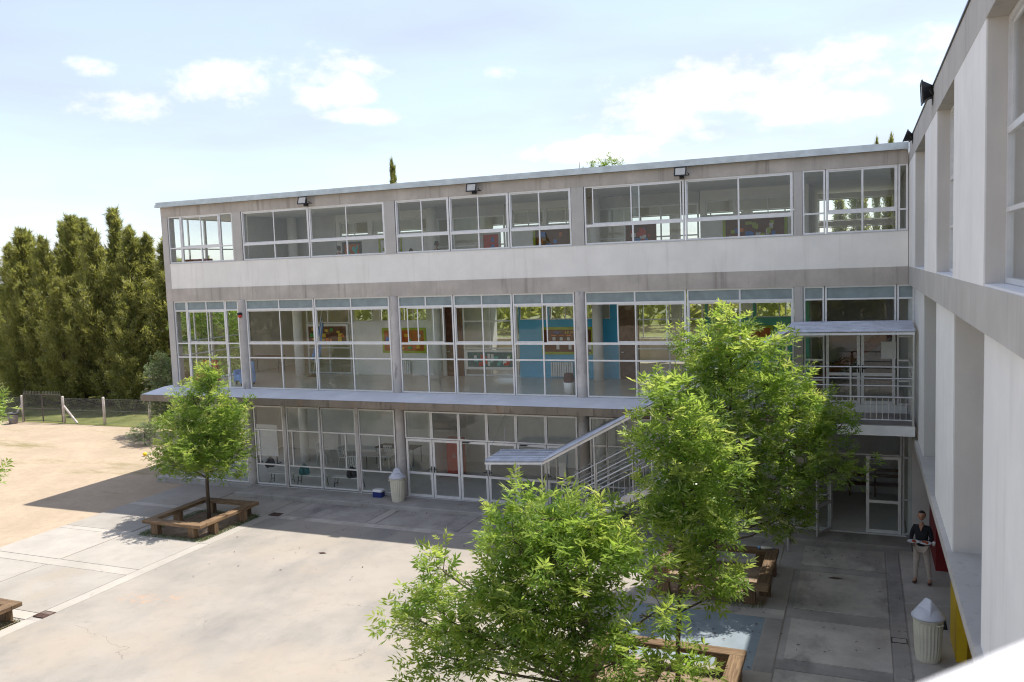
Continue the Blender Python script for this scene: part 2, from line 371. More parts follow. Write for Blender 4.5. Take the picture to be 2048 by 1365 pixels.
def tag(o, label, cat, group=None):
    o['label'] = label; o['category'] = cat
    if group: o['group'] = group
    return o
def thing(name, label, cat, loc=(0, 0, 0), rz=0, group=None):
    o = bpy.data.objects.new(name, None); COL.objects.link(o); o.location = loc; o.rotation_euler = (0, 0, rz); o.empty_display_size = .2
    return tag(o, label, cat, group)
def struct(o, kind='structure'):
    o['kind'] = kind; return o
def box(name, mat, parent, *a, b=0): 
    m = MB(); (m.cbox(*a, b=b) if b else m.box(*a)); return m.build(name, mat, parent)
def dup(root, loc, rz=None, label=None):
    def cp(o, par):
        c = o.copy(); COL.objects.link(c); c.parent = par
        for ch in o.children: cp(ch, c)
        return c
    c = cp(root, None); c.location = loc
    if rz is not None: c.rotation_euler = (0, 0, rz)
    if label: c['label'] = label
    return c
rnd = random.Random(7)

# ------------------------------------------------------------------ ground
def sheet(name, mat, x0, x1, y0, y1, z, parent=None, n=1):
    m = MB(); m.add([(x0,y0,z),(x1,y0,z),(x1,y1,z),(x0,y1,z)], [(0,1,2,3)]); return m.build(name, mat, parent)
struct(sheet('ground', 'dirt', -400, 400, -400, 400, -.02))
struct(sheet('lawn', 'lawn', -300, 300, 9.6, 390, -.012))
court = struct(MB().box(3.52, 20.9, -60, -3.24, -.3, .012).build('court', 'court_concrete'))
pav = struct(sheet('pavement', 'yard_dark', -3.05, 40, -60, 0, -.006))
def slab(x0, x1, y0, y1, mat='slab_concrete', z=.014, name='concrete_slab'):
    g = .009
    return MB().cbox(x0+g, x1-g, y0+g, y1-g, -.1, z + rnd.uniform(-.003, .003), b=.006).build(name, mat, pav)
# walk on the left: three-metre slabs with narrow strips between them
ys = [(-60,-54.3),(-53.9,-48.3),(-47.9,-42.3),(-41.9,-36.3),(-35.9,-30.3),(-29.9,-27.3),(-26.9,-24.3),(-23.9,-21.3),(-20.9,-18.3),(-17.9,-15.3),(-14.9,-12.3),(-11.9,-9.1),(-8.65,-6.2),(-5.9,-3.2),(-2.9,-.12)]
for i, (a, b) in enumerate(ys):
    if not (i == 10): slab(-.03, 3.1, a, b) if i not in (10, 13) else None
    slab(-3.05, -.09, a, b)
    if i+1 < len(ys): slab(-3.05, 3.1, b, ys[i+1][0], 'strip_concrete')
for a, b in [(-60,-45),(-45,-30),(-30,-24),(-24,-18),(-18,-12.3),(-11.9,-6.2),(-6.2,-3.2)]:
    slab(3.12, 3.52, a, b, 'strip_concrete', .016)
slab(-.03, .3, -5.9, -3.2); slab(-.03, .3, -14.9, -12.3)
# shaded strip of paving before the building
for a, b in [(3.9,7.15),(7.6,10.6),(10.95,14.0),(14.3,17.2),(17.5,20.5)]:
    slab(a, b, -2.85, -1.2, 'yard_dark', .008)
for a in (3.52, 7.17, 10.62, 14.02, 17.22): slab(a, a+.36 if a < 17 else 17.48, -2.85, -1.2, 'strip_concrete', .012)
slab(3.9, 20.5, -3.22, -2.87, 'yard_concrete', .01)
# right yard
for a, b in [(-30,-24.2),(-23.9,-18.1),(-17.8,-12.1),(-11.8,-9.25),(-8.75,-6.6),(-5.98,-3.35),(-2.9,-1.25)]:
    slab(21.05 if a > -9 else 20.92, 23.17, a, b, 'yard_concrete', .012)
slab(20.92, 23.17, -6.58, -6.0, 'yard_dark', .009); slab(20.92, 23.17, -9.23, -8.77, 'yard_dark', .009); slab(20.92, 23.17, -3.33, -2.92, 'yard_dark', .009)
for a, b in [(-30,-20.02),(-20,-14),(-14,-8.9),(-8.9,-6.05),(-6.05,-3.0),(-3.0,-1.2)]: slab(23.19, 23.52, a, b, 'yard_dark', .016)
slab(17.45, 20.5, -9.5, -6.75, 'yard_blue', .018, 'painted_slab')
slab(20.5, 20.9, -9.5, -6.75, 'yard_dark', .02); slab(17.3, 20.9, -6.73, -6.2, 'yard_concrete', .018)
for a, b in [(-30,-22),(-22,-15),(-15,-9.6),(-9.6,-4.9),(-4.9,-.2)]: slab(23.54, 30, a, b, 'yard_concrete', .01)
walk = struct(MB().cbox(.25, 20.6, -1.2, -.02, -.05, .15, b=.02).build('walkway', 'kerb'))
struct(MB().cbox(-4.7, .24, -.14, .28, -.05, .20, b=.02).build('kerb', 'kerb'))
struct(MB().cbox(20.62, 23.9, -1.0, -.02, -.05, .12, b=.02).build('doorstep', 'yard_dark'))

# ------------------------------------------------------------------ main school block
school = thing('school_building', 'long three storey concrete and glass school block behind the court', 'building', (10, 4.5, 0))
O = Vector((10, 4.5, 0))
class LMB(MB):            # mesh in world coordinates, stored relative to the school's base
    org = O
    def build(s, name, mat, parent=None, smooth=False, fix=False):
        s.v = [(p[0]-s.org.x, p[1]-s.org.y, p[2]-s.org.z) for p in s.v]
        return MB.build(s, name, mat, parent, smooth, fix)
class WMB(LMB): org = Vector((29, -15, 0))
def sbox(name, mat, *a, parent=None, b=0):
    m = LMB(); (m.cbox(*a, b=b) if b else m.box(*a)); return m.build(name, mat, parent or school)
XL, XR, YB = -3.55, 23.80, 10.5
# slabs and beams
sbox('roof', 'concrete_beam', XL, XR, -.02, YB, 10.9, 11.27)
def long_beam(name, mat, y, z0, z1, thick=.25, x0=XL-.002, x1=XR):
    return sbox(name, mat, x0, x1, y, y+thick, z0, z1)
long_beam('roof_beam', 'concrete_beam', -.035, 10.885, 11.272)
long_beam('floor_beam', 'concrete_beam', -.035, 7.49, 8.0)
fl = LMB(); fl.box(XL-.14, XR-.002, -.19, -.04, 11.275, 11.37); fl.box(XL-.11, XR-.003, -.16, YB+.1, 11.36, 11.47); fl.box(XL-.145, XR-.004, -.215, -.19, 11.27, 11.29)
fl.build('roof_flashing', 'flashing', school)
sbox('spandrel_wall', 'white_render', XL+.30, XR-.001, -.022, .14, 8.0, 9.0)
sbox('sill', 'alu_dull', XL+.35, XR-.002, -.04, .1, 9.0, 9.018)
sbox('floor_slab', 'inner_ceiling', XL+.01, XR, .22, YB, 7.5, 7.98)
sbox('floor_slab', 'inner_ceiling', XL+.01, XR, .02, YB, 3.6, 3.99)
sbox('floor_finish', 'room_floor', XL+.3, XR-.01, .05, YB-.2, 3.992, 4.004)
sbox('floor_finish', 'room_floor', XL+.3, XR-.01, .25, YB-.2, 7.982, 7.99)
sbox('floor_finish', 'inner_grey', XL+.3, XR-.01, -.018, YB-.2, -.05, .153)
sbox('ceiling', 'inner_ceiling', XL+.3, XR-.01, .22, YB-.2, 10.86, 10.897)
# canopy slab over the ground floor
cn = LMB()
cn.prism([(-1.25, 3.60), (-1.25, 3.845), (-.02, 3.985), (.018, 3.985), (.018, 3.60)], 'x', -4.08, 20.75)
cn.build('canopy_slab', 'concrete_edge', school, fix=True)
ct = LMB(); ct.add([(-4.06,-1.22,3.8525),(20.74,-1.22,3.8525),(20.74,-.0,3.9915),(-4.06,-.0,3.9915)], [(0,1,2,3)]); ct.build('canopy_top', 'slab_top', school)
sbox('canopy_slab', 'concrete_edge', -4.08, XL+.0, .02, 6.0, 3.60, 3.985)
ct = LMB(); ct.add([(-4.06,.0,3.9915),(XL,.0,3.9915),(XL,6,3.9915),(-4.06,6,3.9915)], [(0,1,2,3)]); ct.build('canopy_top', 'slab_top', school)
# columns
colx = [0.0, 6.8, 13.82, 20.72]
for i, x in enumerate(colx):
    wd = .42 if i < 3 else .24
    sbox('column', 'concrete_wing', x, x+wd, -.028, .3, 9.002, 10.884)
    if i < 3:
        for z0, z1 in ((3.98, 7.49), (.15, 3.6)):
            m = LMB(); m.lathe([(.178, z0), (.178, z1)], 24, (x+.18, .08)); m.build('column', 'concrete_round', school, smooth=False)
    else:
        sbox('column', 'concrete_wing', x, x+wd, -.028, .25, 3.99, 7.488); sbox('column', 'concrete_wing', x, x+wd, -.02, .25, .15, 3.6)
sbox('column', 'concrete_wing', XL, XL+.298, -.03, .35, 7.998, 10.884)
sbox('column', 'concrete_wing', XL, XL+.30, -.028, .35, 3.98, 7.489); sbox('column', 'concrete_wing', XL, XL+.3, -.03, .35, .15, 3.6)
for y in (4.3, YB-.35):
    for z0, z1 in ((.15, 3.6), (3.99, 7.5), (7.98, 10.89)): sbox('column', 'concrete_wing', XL, XL+.3, y, y+.35, z0, z1)
for x in (-.2, 6.6, 13.4):
    for z0, z1 in ((.15, 3.6), (3.99, 7.5), (7.98, 10.86)):
        m = LMB(); m.lathe([(.2, z0), (.2, z1)], 20, (x, 4.0)); m.build('inner_column', 'inner_white', school, smooth=True)

# --- windows: one mesh of aluminium per unit, every pane a piece of its own
def window(T, u0, u1, rows, cols, root, MBc=LMB, slide=None, fw=.05, mw=.05, rail=.07, dep=.07, mats=None, shifts=None, gm='glass', alu='alu', name='window', bolts=True):
    """T maps (u, w, z) to the world; rows and cols are edges; slide = index of the row with sliding sashes"""
    fr = MBc()
    def b(u_0, u_1, w0, w1, z0, z1):
        a = [T(u, w_, z) for z in (z0, z1) for (u, w_) in ((u_0,w0),(u_1,w0),(u_1,w1),(u_0,w1))]
        fr.add(a, [(3,2,1,0),(4,5,6,7),(0,1,5,4),(1,2,6,5),(2,3,7,6),(3,0,4,7)])
    z0, z1 = rows[0], rows[-1]
    b(u0, u0+fw, 0, dep, z0, z1); b(u1-fw, u1, 0, dep, z0, z1)
    b(u0+fw, u1-fw, .002, dep-.002, z0, z0+fw); b(u0+fw, u1-fw, .002, dep-.002, z1-fw, z1)
    for k, z in enumerate(rows[1:-1]):
        rr = rail if (slide is not None and k+1 in (slide, slide+1)) else mw
        b(u0+fw, u1-fw, .002, dep-.004, z-rr/2, z+rr/2)
    panes = []
    for r in range(len(rows)-1):
        za = rows[r] + (fw if r == 0 else (rail if slide is not None and r in (slide, slide+1) else mw)/2)
        zb = rows[r+1] - (fw if r == len(rows)-2 else (rail if slide is not None and r+1 in (slide, slide+1) else mw)/2)
        ed = [u0+fw] + list(cols) + [u1-fw]
        for c in range(len(ed)-1):
            a_, b_ = ed[c], ed[c+1]
            if slide == r:
                sh = shifts[c] if shifts else 0
                a2, b2 = a_+sh-.01, b_+sh+.01; dd = .008 if c % 2 else .036; s_ = .038
                b(a2, a2+s_, dd, dd+.024, za, zb); b(b2-s_, b2, dd, dd+.024, za, zb)
                b(a2+s_, b2-s_, dd+.001, dd+.023, za, za+s_); b(a2+s_, b2-s_, dd+.001, dd+.023, zb-s_, zb)
                panes.append((a2+s_-.006, b2-s_+.006, dd+.009, dd+.015, za+s_-.006, zb-s_+.006, r))
            else:
                if c > 0: b(a_-mw/2, a_+mw/2, .004, dep-.006, za, zb)
                pa = a_ + (mw/2 if c > 0 else 0); pb = b_ - (mw/2 if c < len(ed)-2 else 0)
                panes.append((pa-.006, pb+.006, dep/2-.003, dep/2+.003, za-.006, zb+.006, r))
    fo = fr.build(name, alu, root)
    for (a_, b_, w0, w1, za, zb, r) in panes:
        m = MBc(); q = [T(u, w_, z) for z in (za, zb) for (u, w_) in ((a_,w0),(b_,w0),(b_,w1),(a_,w1))]
        m.add(q, [(3,2,1,0),(4,5,6,7),(0,1,5,4),(1,2,6,5),(2,3,7,6),(3,0,4,7)])
        m.build('pane', (mats[r] if mats else gm), fo)
    return fo
def TF(y0): return lambda u, w_, z: (u, y0+w_, z)
def TX(x0, sgn=1): return lambda u, w_, z: (x0-sgn*w_, u, z)
def TL(x0): return lambda u, w_, z: (x0+w_, -u, z)
R2 = [9.018, 9.62, 10.885]
R1 = [4.0, 5.22, 5.78, 7.1, 7.488]
M1 = ['glass', 'glass', 'glass', 'opal']
bays = [
  [(-3.24,-2.60,[],0), (-2.59,-.66,[-1.60],1), (-.65,-.01,[],0)],
  [(.44,3.53,[1.93],1), (3.56,6.78,[5.16],1)],
  [(7.24,9.35,[8.27],1), (9.38,11.59,[10.46],1), (11.62,13.80,[12.68],1)],
  [(14.26,17.49,[15.85],1), (17.52,20.70,[19.13],1)],
]
sh2 = {(3,0): [.22,-.05], (1,0): [0,0]}
sh1 = {(2,0): [.28,-.35], (2,2): [0,.14], (3,0): [1.02,0]}
for bi, bay in enumerate(bays):
    for ui, (a, b_, cols, sl) in enumerate(bay):
        window(TF(.0), a, b_, R2, cols, school, slide=1 if sl else None, rail=.085, shifts=sh2.get((bi, ui)))
        d = -.04 if bi > 0 and ui == 0 else 0
        a1 = a + (d if bi else 0); b1 = b_
        if bi > 0 and ui == 0: a1 = colx[bi-1] + .365
        if bi > 0 and ui == len(bay)-1: b1 = colx[bi]-.005 if bi < 3 else b_
        window(TF(.02), a1, b1, R1, cols, school, slide=2 if sl else None, rail=.075, mats=M1, shifts=sh1.get((bi, ui)))
window(TF(.0), 20.97, 21.60, R2, [], school, rail=.085)
window(TF(.0), 21.62, 23.52, R2, [22.6], school, slide=1, rail=.085); window(TF(.0), 23.54, 23.79, R2, [], school)
# last bay, first floor: balcony doors with side lights
RD = [4.0, 4.7, 5.3, 6.0, 7.1, 7.488]; MD = ['glass']*4 + ['opal']
window(TF(.02), 20.98, 21.56, RD, [], school, mats=MD)
window(TF(.02), 21.58, 23.5, [6.22, 7.1, 7.488], [], school, mats=['glass', 'opal'])
window(TF(.02), 23.52, 23.97, RD, [], school, mats=MD)
def door(T, u0, u1, z0, z1, root, MBc=LMB, mid=.84, st=.085, handle=1, side=1, closer=False, mat='alu'):
    fr = MBc()
    def b(m, u_0, u_1, w0, w1, za, zb):
        m.add([T(u, w_, z) for z in (za, zb) for (u, w_) in ((u_0,w0),(u_1,w0),(u_1,w1),(u_0,w1))], [(3,2,1,0),(4,5,6,7),(0,1,5,4),(1,2,6,5),(2,3,7,6),(3,0,4,7)])
    b(fr, u0, u0+st, 0, .045, z0, z1); b(fr, u1-st, u1, 0, .045, z0, z1)
    for za, zb in ((z0, z0+.1), (z0+mid, z0+mid+.085), (z1-.085, z1)): b(fr, u0+st, u1-st, .002, .043, za, zb)
    o = fr.build('door', mat, root)
    for za, zb in ((z0+.095, z0+mid+.005), (z0+mid+.08, z1-.08)):
        m = MBc(); b(m, u0+st-.005, u1-st+.005, .018, .026, za, zb); m.build('pane', 'glass', o)
    if handle:
        uu = (u1-st/2) if side > 0 else (u0+st/2); m = MBc()
        b(m, uu-.02, uu+.02, -.012, 0, z0+.93, z0+1.15); b(m, uu-.11*side if side > 0 else uu-.01, uu+.01 if side > 0 else uu+.11, -.055, -.035, z0+1.05, z0+1.075); b(m, uu-.01, uu+.01, -.05, -.012, z0+1.05, z0+1.075)
        m.build('handle', 'black', o)
    if closer:
        m = MBc(); b(m, u0+.12, u0+.36, -.05, 0, z1-.06, z1-.01); b(m, u0+.3, u0+.42, -.09, -.05, z1-.03, z1-.012); m.build('door_closer', 'dark_grey', o)
    return o
door(TF(.03), 21.60, 22.54, 4.0, 6.2, school, side=1); door(TF(.03), 22.56, 23.48, 4.0, 6.2, school, side=-1)
# ground floor
RG = [.2, 1.0, 2.38, 3.33]
gx = [(.40,1.80,[.62],[0,0]), (1.95,3.48,[2.2],[0,0]), (3.55,5.09,[4.62],[0,0]), (5.22,6.77,[6.1],[0,0])]
for a, b_, c, s_ in gx: window(TF(.02), a, b_, [.2, 1.0, 2.38, 3.33], [], school, rail=.085)
for (a, b_, c, s_) in gx:   # the sliding sash bar of each middle light
    box('sash_bar', 'alu', school, c[0]-.022-O.x, c[0]+.022-O.x, .006-O.y, .034-O.y, 1.04, 2.34)
for x in (1.81, 5.10): sbox('mullion', 'concrete_round', x, x+.13, -.01, .12, .15, 3.6)
sbox('mullion', 'alu_dull', 3.49, 3.54, -.01, .1, .15, 3.6)
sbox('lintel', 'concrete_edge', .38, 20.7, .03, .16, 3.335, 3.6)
window(TF(.02), -3.24, -1.65, RG, [], school, rail=.085); window(TF(.02), -1.62, -.02, RG, [], school, rail=.085)
ex = [7.2, 8.28, 9.37, 10.46, 11.56, 12.66, 13.78]
for i in range(6):
    a, b_ = ex[i]+.012, ex[i+1]-.012
    door(TF(.03), a, b_, .17, 2.3, school, side=1 if i % 2 == 0 else -1, closer=(i in (2, 4)))
    window(TF(.02), a-.01, b_+.01, [2.32, 3.33], [], school)
for a, b_ in ((14.22,15.79), (15.82,17.4), (17.43,19.0), (19.03,20.68)): window(TF(.02), a, b_, RG, [], school, rail=.085)
# entrance under the balcony
window(TF(.06), 20.98, 21.68, [.15, 1.2, 2.45, 3.4], [], school, alu='alu_dull'); window(TF(.06), 21.70, 23.66, [2.47, 3.4], [], school, alu='alu_dull'); window(TF(.06), 23.68, 23.96, [.15, 1.2, 2.45, 3.4], [], school, alu='alu_dull')
door(TF(.07), 22.70, 23.65, .15, 2.45, school, side=1, handle=0, closer=True, mid=.9)
door(lambda u, w_, z: (21.72+w_-.42*(u-21.72), .07-.91*(u-21.72), z), 21.72, 22.65, .15, 2.45, school, side=-1, mat='alu_dull')
# end wall (left) and rear wall
for z0, z1 in ((10.885, 11.272), (7.49, 8.0)): sbox('side_beam', 'concrete_beam', XL-.004, XL+.25, .22, YB, z0-.001, z1+.001)
for rows in (R2, R1, RG):
    window(TL(XL+.06), -2.3, -.36, [rows[0]-(1 if rows is R2 else 0)] + rows[(1 if rows is R2 else 1):], [-1.33], school); window(TL(XL+.06), -4.3, -2.32, [rows[0]-(1 if rows is R2 else 0)] + rows[1:], [-3.3], school)
for z0, z1 in ((.15, 3.6), (3.99, 7.49), (8.0, 10.885)): sbox('side_wall', 'white_render', XL, XL+.2, 4.65, YB-.35, z0, z1)
for (z0, za, zb, z1) in ((.15, 1.1, 3.0, 3.6), (3.99, 5.0, 7.0, 7.5), (7.98, 9.0, 10.4, 10.9)):
    sbox('rear_wall', 'tan_wall', XL+.3, 20.72, YB-.2, YB, z0, za); sbox('rear_wall', 'tan_wall', XL+.3, 20.72, YB-.2, YB, zb, z1)
    for k in range(8):
        a = XL+.3 + k*3.03
        sbox('rear_wall', 'inner_white', a, a+.35, YB-.199, YB-.001, za, zb); window(TF(YB-.14), a+.36, a+3.02, [za+.01, zb-.01], [a+1.7], school, gm='glass_inner')
sbox('rear_wall', 'inner_white', 20.72, XR, YB-.2, YB, 3.99, 7.5); sbox('rear_wall', 'inner_grey', 20.72, XR, YB-.2, YB, .15, 3.6)
sbox('rear_beam', 'inner_grey', 20.72, XR, YB-.2, YB, 10.66, 10.9); sbox('rear_beam', 'inner_grey', 20.72, XR, YB-.2, YB, 9.56, 9.74); sbox('rear_wall', 'inner_grey', 20.72, XR, YB-.2, YB, 7.98, 8.3)
window(TF(YB-.13), 20.95, XR-.02, [8.31, 9.55], [22.4], school, gm='glass_inner'); window(TF(YB-.13), 20.95, XR-.02, [9.75, 10.65], [22.4], school, gm='glass_inner')
# corridor walls
def wall_with(y, x0, x1, z0, z1, wz, wins, mat):
    """wall in the plane y with a band of clerestory openings wz = (za, zb) at wins = [(a, b)]"""
    za, zb = wz; t = .14
    sbox('corridor_wall', mat, x0, x1, y, y+t, z0, za); sbox('corridor_wall', mat, x0, x1, y, y+t, zb, z1)
    e = x0
    for a, b_ in wins:
        if a > e: sbox('corridor_wall', mat, e, a, y+.001, y+t-.001, za, zb)
        window(TF(y+.03), a+.005, b_-.005, [za+.004, zb-.004], [a+(b_-a)/2] if b_-a > 1.2 else [], school, gm='glass_inner', fw=.035, mw=.03, dep=.05, name='inner_window'); e = b_
    if x1 > e: sbox('corridor_wall', mat, e, x1, y+.001, y+t-.001, za, zb)
YC = 4.5
# first floor
wall_with(YC, 2.2, 6.7, 3.99, 7.5, (6.28, 6.9), [(2.3,4.2), (4.3,6.2)], 'inner_white')
wall_with(YC, 10.0, 14.05, 3.99, 7.5, (6.28, 6.9), [(10.05,11.2), (11.3,12.6), (12.7,13.75)], 'blue_wall')
wall_with(YC, 17.3, 20.9, 3.99, 7.5, (6.28, 6.9), [(17.4,19.0), (19.1,20.7)], 'green_wall')
for a, b_ in ((7.55, 9.95), (14.75, 17.25), (-.1, 2.15)):
    window(TF(YC), a, b_, [4.02, 5.15, 6.25, 7.45], [(a+b_)/2], school, gm='glass_inner', fw=.06)
for a in (6.75, 14.1):
    o = sbox('inner_door', 'dark_wood', a, a+.75, YC+.02, YC+.08, 4.0, 6.9); sbox('door_jamb', 'inner_grey', a-.045, a, YC-.01, YC+.12, 4.0, 7.5, parent=o); sbox('handle', 'steel', a+.06, a+.16, YC-.03, YC+.02, 5.0, 5.03, parent=o)
sbox('corridor_wall', 'inner_white', 6.71, 7.52, YC+.005, YC+.12, 6.91, 7.5); sbox('corridor_wall', 'blue_wall', 14.06, 14.73, YC+.005, YC+.12, 6.91, 7.5)
sbox('corridor_wall', 'tan_wall', XL+.3, -.12, 8.0, 8.14, 3.99, 7.5)
# top floor
wall_with(YC, 1.7, 6.3, 7.98, 10.87, (9.95, 10.55), [(1.9,3.3), (3.5,6.1)], 'inner_white')
wall_with(YC, 9.6, 13.1, 7.98, 10.87, (9.95, 10.6), [(9.9,11.2), (11.3,12.9)], 'inner_white')
wall_with(YC, 17.2, 20.9, 7.98, 10.87, (9.95, 10.5), [(17.4,18.4), (18.5,20.6)], 'inner_white')
for a, b_ in ((6.35, 9.55), (13.2, 17.15)): window(TF(YC), a, b_, [8.0, 9.3, 10.45], [a+(b_-a)*.3, a+(b_-a)*.65], school, gm='glass_inner', fw=.06)
sbox('corridor_wall', 'inner_grey', 6.32, 9.58, YC+.002, YC+.12, 10.46, 10.87); sbox('corridor_wall', 'inner_grey', 13.12, 17.18, YC+.002, YC+.12, 10.46, 10.87)
sbox('corridor_wall', 'inner_grey', -.9, 1.68, YC+.003, YC+.12, 7.98, 10.87)
sbox('partition', 'inner_grey', -.95, -.85, 1.9, 8.0, 7.98, 10.87)
for x in (6.45, 13.15, 20.86):
    for z0, z1 in ((3.99, 7.5), (7.98, 10.87)): sbox('partition', 'inner_grey', x, x+.1, YC+.15, YB-.2, z0, z1)
# ground-floor rooms
sbox('corridor_wall', 'inner_white', XL+.3, 6.9, 6.3, 6.42, .15, 3.6); sbox('corridor_wall', 'inner_white', 6.9, 20.9, 5.6, 5.72, .15, 3.6)
sbox('partition', 'inner_white', 20.74, 20.9, .25, YB-.2, .15, 3.6); sbox('corridor_wall', 'inner_grey', 20.9, XR, 4.6, 4.7, .15, 3.6)
sbox('partition', 'inner_white', 6.86, 6.98, 2.4, 6.3, .15, 3.6)

# ------------------------------------------------------------------ right wing
wing = thing('school_wing', 'white rendered wing on pillars along the right edge of the yard', 'building', (29, -15, 0))
W1, W2, XB, YE = 23.81, 23.98, 33.0, -24.0
def wbox(name, mat, *a, parent=None, b=0):
    m = WMB(); (m.cbox(*a, b=b) if b else m.box(*a)); return m.build(name, mat, parent or wing)
wbox('roof', 'concrete_wing', W1+.02, XB, YE, -.001, 11.2, 11.42); wbox('roof_beam', 'concrete_wing', W1, W1+.45, YE, -.22, 10.87, 11.44)
wbox('roof_flashing', 'dark_grey', W1-.02, W1+.12, YE, -.22, 11.44, 11.47)
wbox('floor_beam', 'concrete_wing', W1-.002, W1+.45, YE, -.04, 7.49, 8.0); wbox('floor_slab', 'inner_ceiling', W1+.45, XB, YE, -.04, 7.5, 7.98)
wbox('ledge', 'concrete_wing', 23.89, W1+.75, YE, -.05, 3.17, 3.36); wbox('floor_slab', 'inner_ceiling', W1+.75, XB, YE, -.05, 3.1, 3.34)
for (y1, y0) in ((-.04, -2.99), (-6.56, -9.62), (-12.63, -16.04), (-19.6, -22.9)):
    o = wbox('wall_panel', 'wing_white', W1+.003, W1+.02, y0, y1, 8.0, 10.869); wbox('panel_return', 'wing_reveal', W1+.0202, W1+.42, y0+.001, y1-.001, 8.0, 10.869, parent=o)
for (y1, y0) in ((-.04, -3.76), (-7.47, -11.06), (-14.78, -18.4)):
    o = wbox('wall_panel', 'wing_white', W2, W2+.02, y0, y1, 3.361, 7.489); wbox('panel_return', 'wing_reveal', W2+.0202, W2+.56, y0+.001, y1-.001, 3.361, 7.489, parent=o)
for (y1, y0) in ((-2.99, -6.56), (-9.62, -12.63), (-16.04, -19.6)):
    window(TL(W1+.21), -y1+.005, -y0-.005, [8.03, 8.82, 9.66, 10.86], [(-y0-y1)/2], wing, WMB, slide=2, fw=.06, rail=.07)
    wbox('sill', 'sill_white', W1+.01, W1+.21, y0+.004, y1-.004, 8.0, 8.025)
    wbox('blind', 'blind', W1+.5, W1+.51, y0-.3, y1+.3, 8.03, 10.8)
for (y1, y0) in ((-3.76, -7.47), (-11.06, -14.78), (-18.4, -22)):
    window(TL(W2+.48), -y1+.005, -y0-.005, [3.38, 4.4, 5.3, 7.48], [(-y0-y1)/2], wing, WMB, slide=2, fw=.06, rail=.07)
    wbox('blind', 'blind', W2+.7, W2+.71, y0-.1, y1+.3, 3.4, 7.4)
wbox('rear_wall', 'inner_white', XB-.2, XB, YE, 0, 3.1, 11.2); wbox('end_wall', 'white_render', W1+.03, XB, YE-.2, YE, 3.1, 11.2)
# pillars and coloured walls beneath
for y in (-11.4, -16.5, -21.5): wbox('pillar', 'concrete_wing', 24.6, 25.0, y, y+.4, 0, 3.1)
wbox('red_wall', 'red_wall', 24.38, 24.95, -2.4, -.1, 0, 3.1); wbox('yellow_wall', 'yellow_wall', 24.36, 24.56, -7.85, -6.6, 0, 3.1); wbox('yellow_wall', 'yellow_wall', 24.561, 24.9, -7.6, -6.7, 0, 3.1)
sbox('end_wall', 'inner_grey', XR+.02, XR+.15, .12, YB, 0, 11.2)
wbox('under_wall', 'inner_grey', 29.0, 29.2, YE, -.1, 0, 3.1); wbox('under_wall', 'inner_grey', 23.93, 29, -.08, .135, 0, 3.09); wbox('end_wall', 'inner_grey', 23.97, XB, -.03, .13, 3.1, 11.15)

# ------------------------------------------------------------------ stair, its roof and the balcony
YF, YK = -1.92, -.5
bal = thing('balcony', 'white steel balcony with rails in the corner beside the wing', 'balcony', (22.2, -.95, 3.45))
class BMB(LMB): org = Vector((22.2, -.95, 3.45))
BMB().box(20.62, 23.9, YF, .015, 3.47, 3.74).build('deck', 'white_paint', bal)
BMB().box(20.62, 23.88, YF+.03, -.01, 3.742, 3.76).build('deck_finish', 'yard_dark', bal)
for x in (20.66, 22.3, 23.85): BMB().tube([(x, YF+.03, 3.6), (x, YF+.03, 5.36)], .028, 8).build('post', 'steel', bal)
for y in (-1.0, -.1): BMB().tube([(23.85, y, 3.6), (23.85, y, 5.36)], .026, 8).build('post', 'steel', bal)
for z, r_ in ((5.34, .02), (5.03, .018), (4.83, .018), (4.52, .026), (3.9, .022)):
    BMB().tube([(20.66, YF+.03, z), (23.85, YF+.03, z), (23.85, -.1, z)], r_, 8).build('rail', 'steel', bal)
k = 0
x = 20.78
while x < 23.8:
    BMB().tube([(x, YF+.03, 3.9), (x, YF+.03, 4.52)], .009, 6).build('baluster', 'steel', bal); x += .145
y = YF+.17
while y < -.15:
    BMB().tube([(23.85, y, 3.9), (23.85, y, 4.52)], .009, 6).build('baluster', 'steel', bal); y += .145
SL = (6.25-2.18)/(20.66-13.24)
stair = thing('metal_staircase', 'outdoor steel staircase with tube railings rising to the corner balcony', 'staircase', (17, -1.2, 0))
class SMB(LMB): org = Vector((17, -1.2, 0))
X0, X1 = 13.75, 20.60; nst = 22
for i in range(nst):
    z = (i+1)*3.74/nst; x = X0 + i*(X1-X0)/nst
    if i < nst-1: SMB().box(x, x+.34, YF+.06, YK-.04, z-.045, z).build('step', 'concrete_wing', stair)
for y in (YF+.02, YK-.02):
    SMB().bar((X0, y, .02), (X1, y, 3.60), .06, .24).build('stringer', 'steel', stair)
def zs(x): return (x-X0)*3.74/(X1-X0)
for yy in (YF+.03, YK-.03):
    for hgt, r_ in ((1.55, .018), (1.25, .018), (1.0, .028), (.72, .024), (.12, .02)):
        SMB().tube([(X0+.1, yy, zs(X0+.1)+hgt), (X1, yy, zs(X1)+hgt)], r_, 8).build('rail', 'steel', stair)
    for x in np.arange(X0+.1, X1-.1, 1.15): SMB().tube([(x, yy, zs(x)-.05), (x, yy, zs(x)+1.55)], .024, 8).build('post', 'steel', stair)
for x in np.arange(X0+.25, X1-.05, .17):
    SMB().tube([(x, YF+.03, zs(x)+.12), (x, YF+.03, zs(x)+.72)], .009, 6).build('baluster', 'steel', stair)
roof = thing('stair_roof', 'corrugated metal roof on thin posts following the staircase up to the balcony', 'canopy', (17, -1.2, 0))
prof = [(11.22, 2.0), (13.24, 2.17), (20.66, 6.25), (23.88, 6.28)]
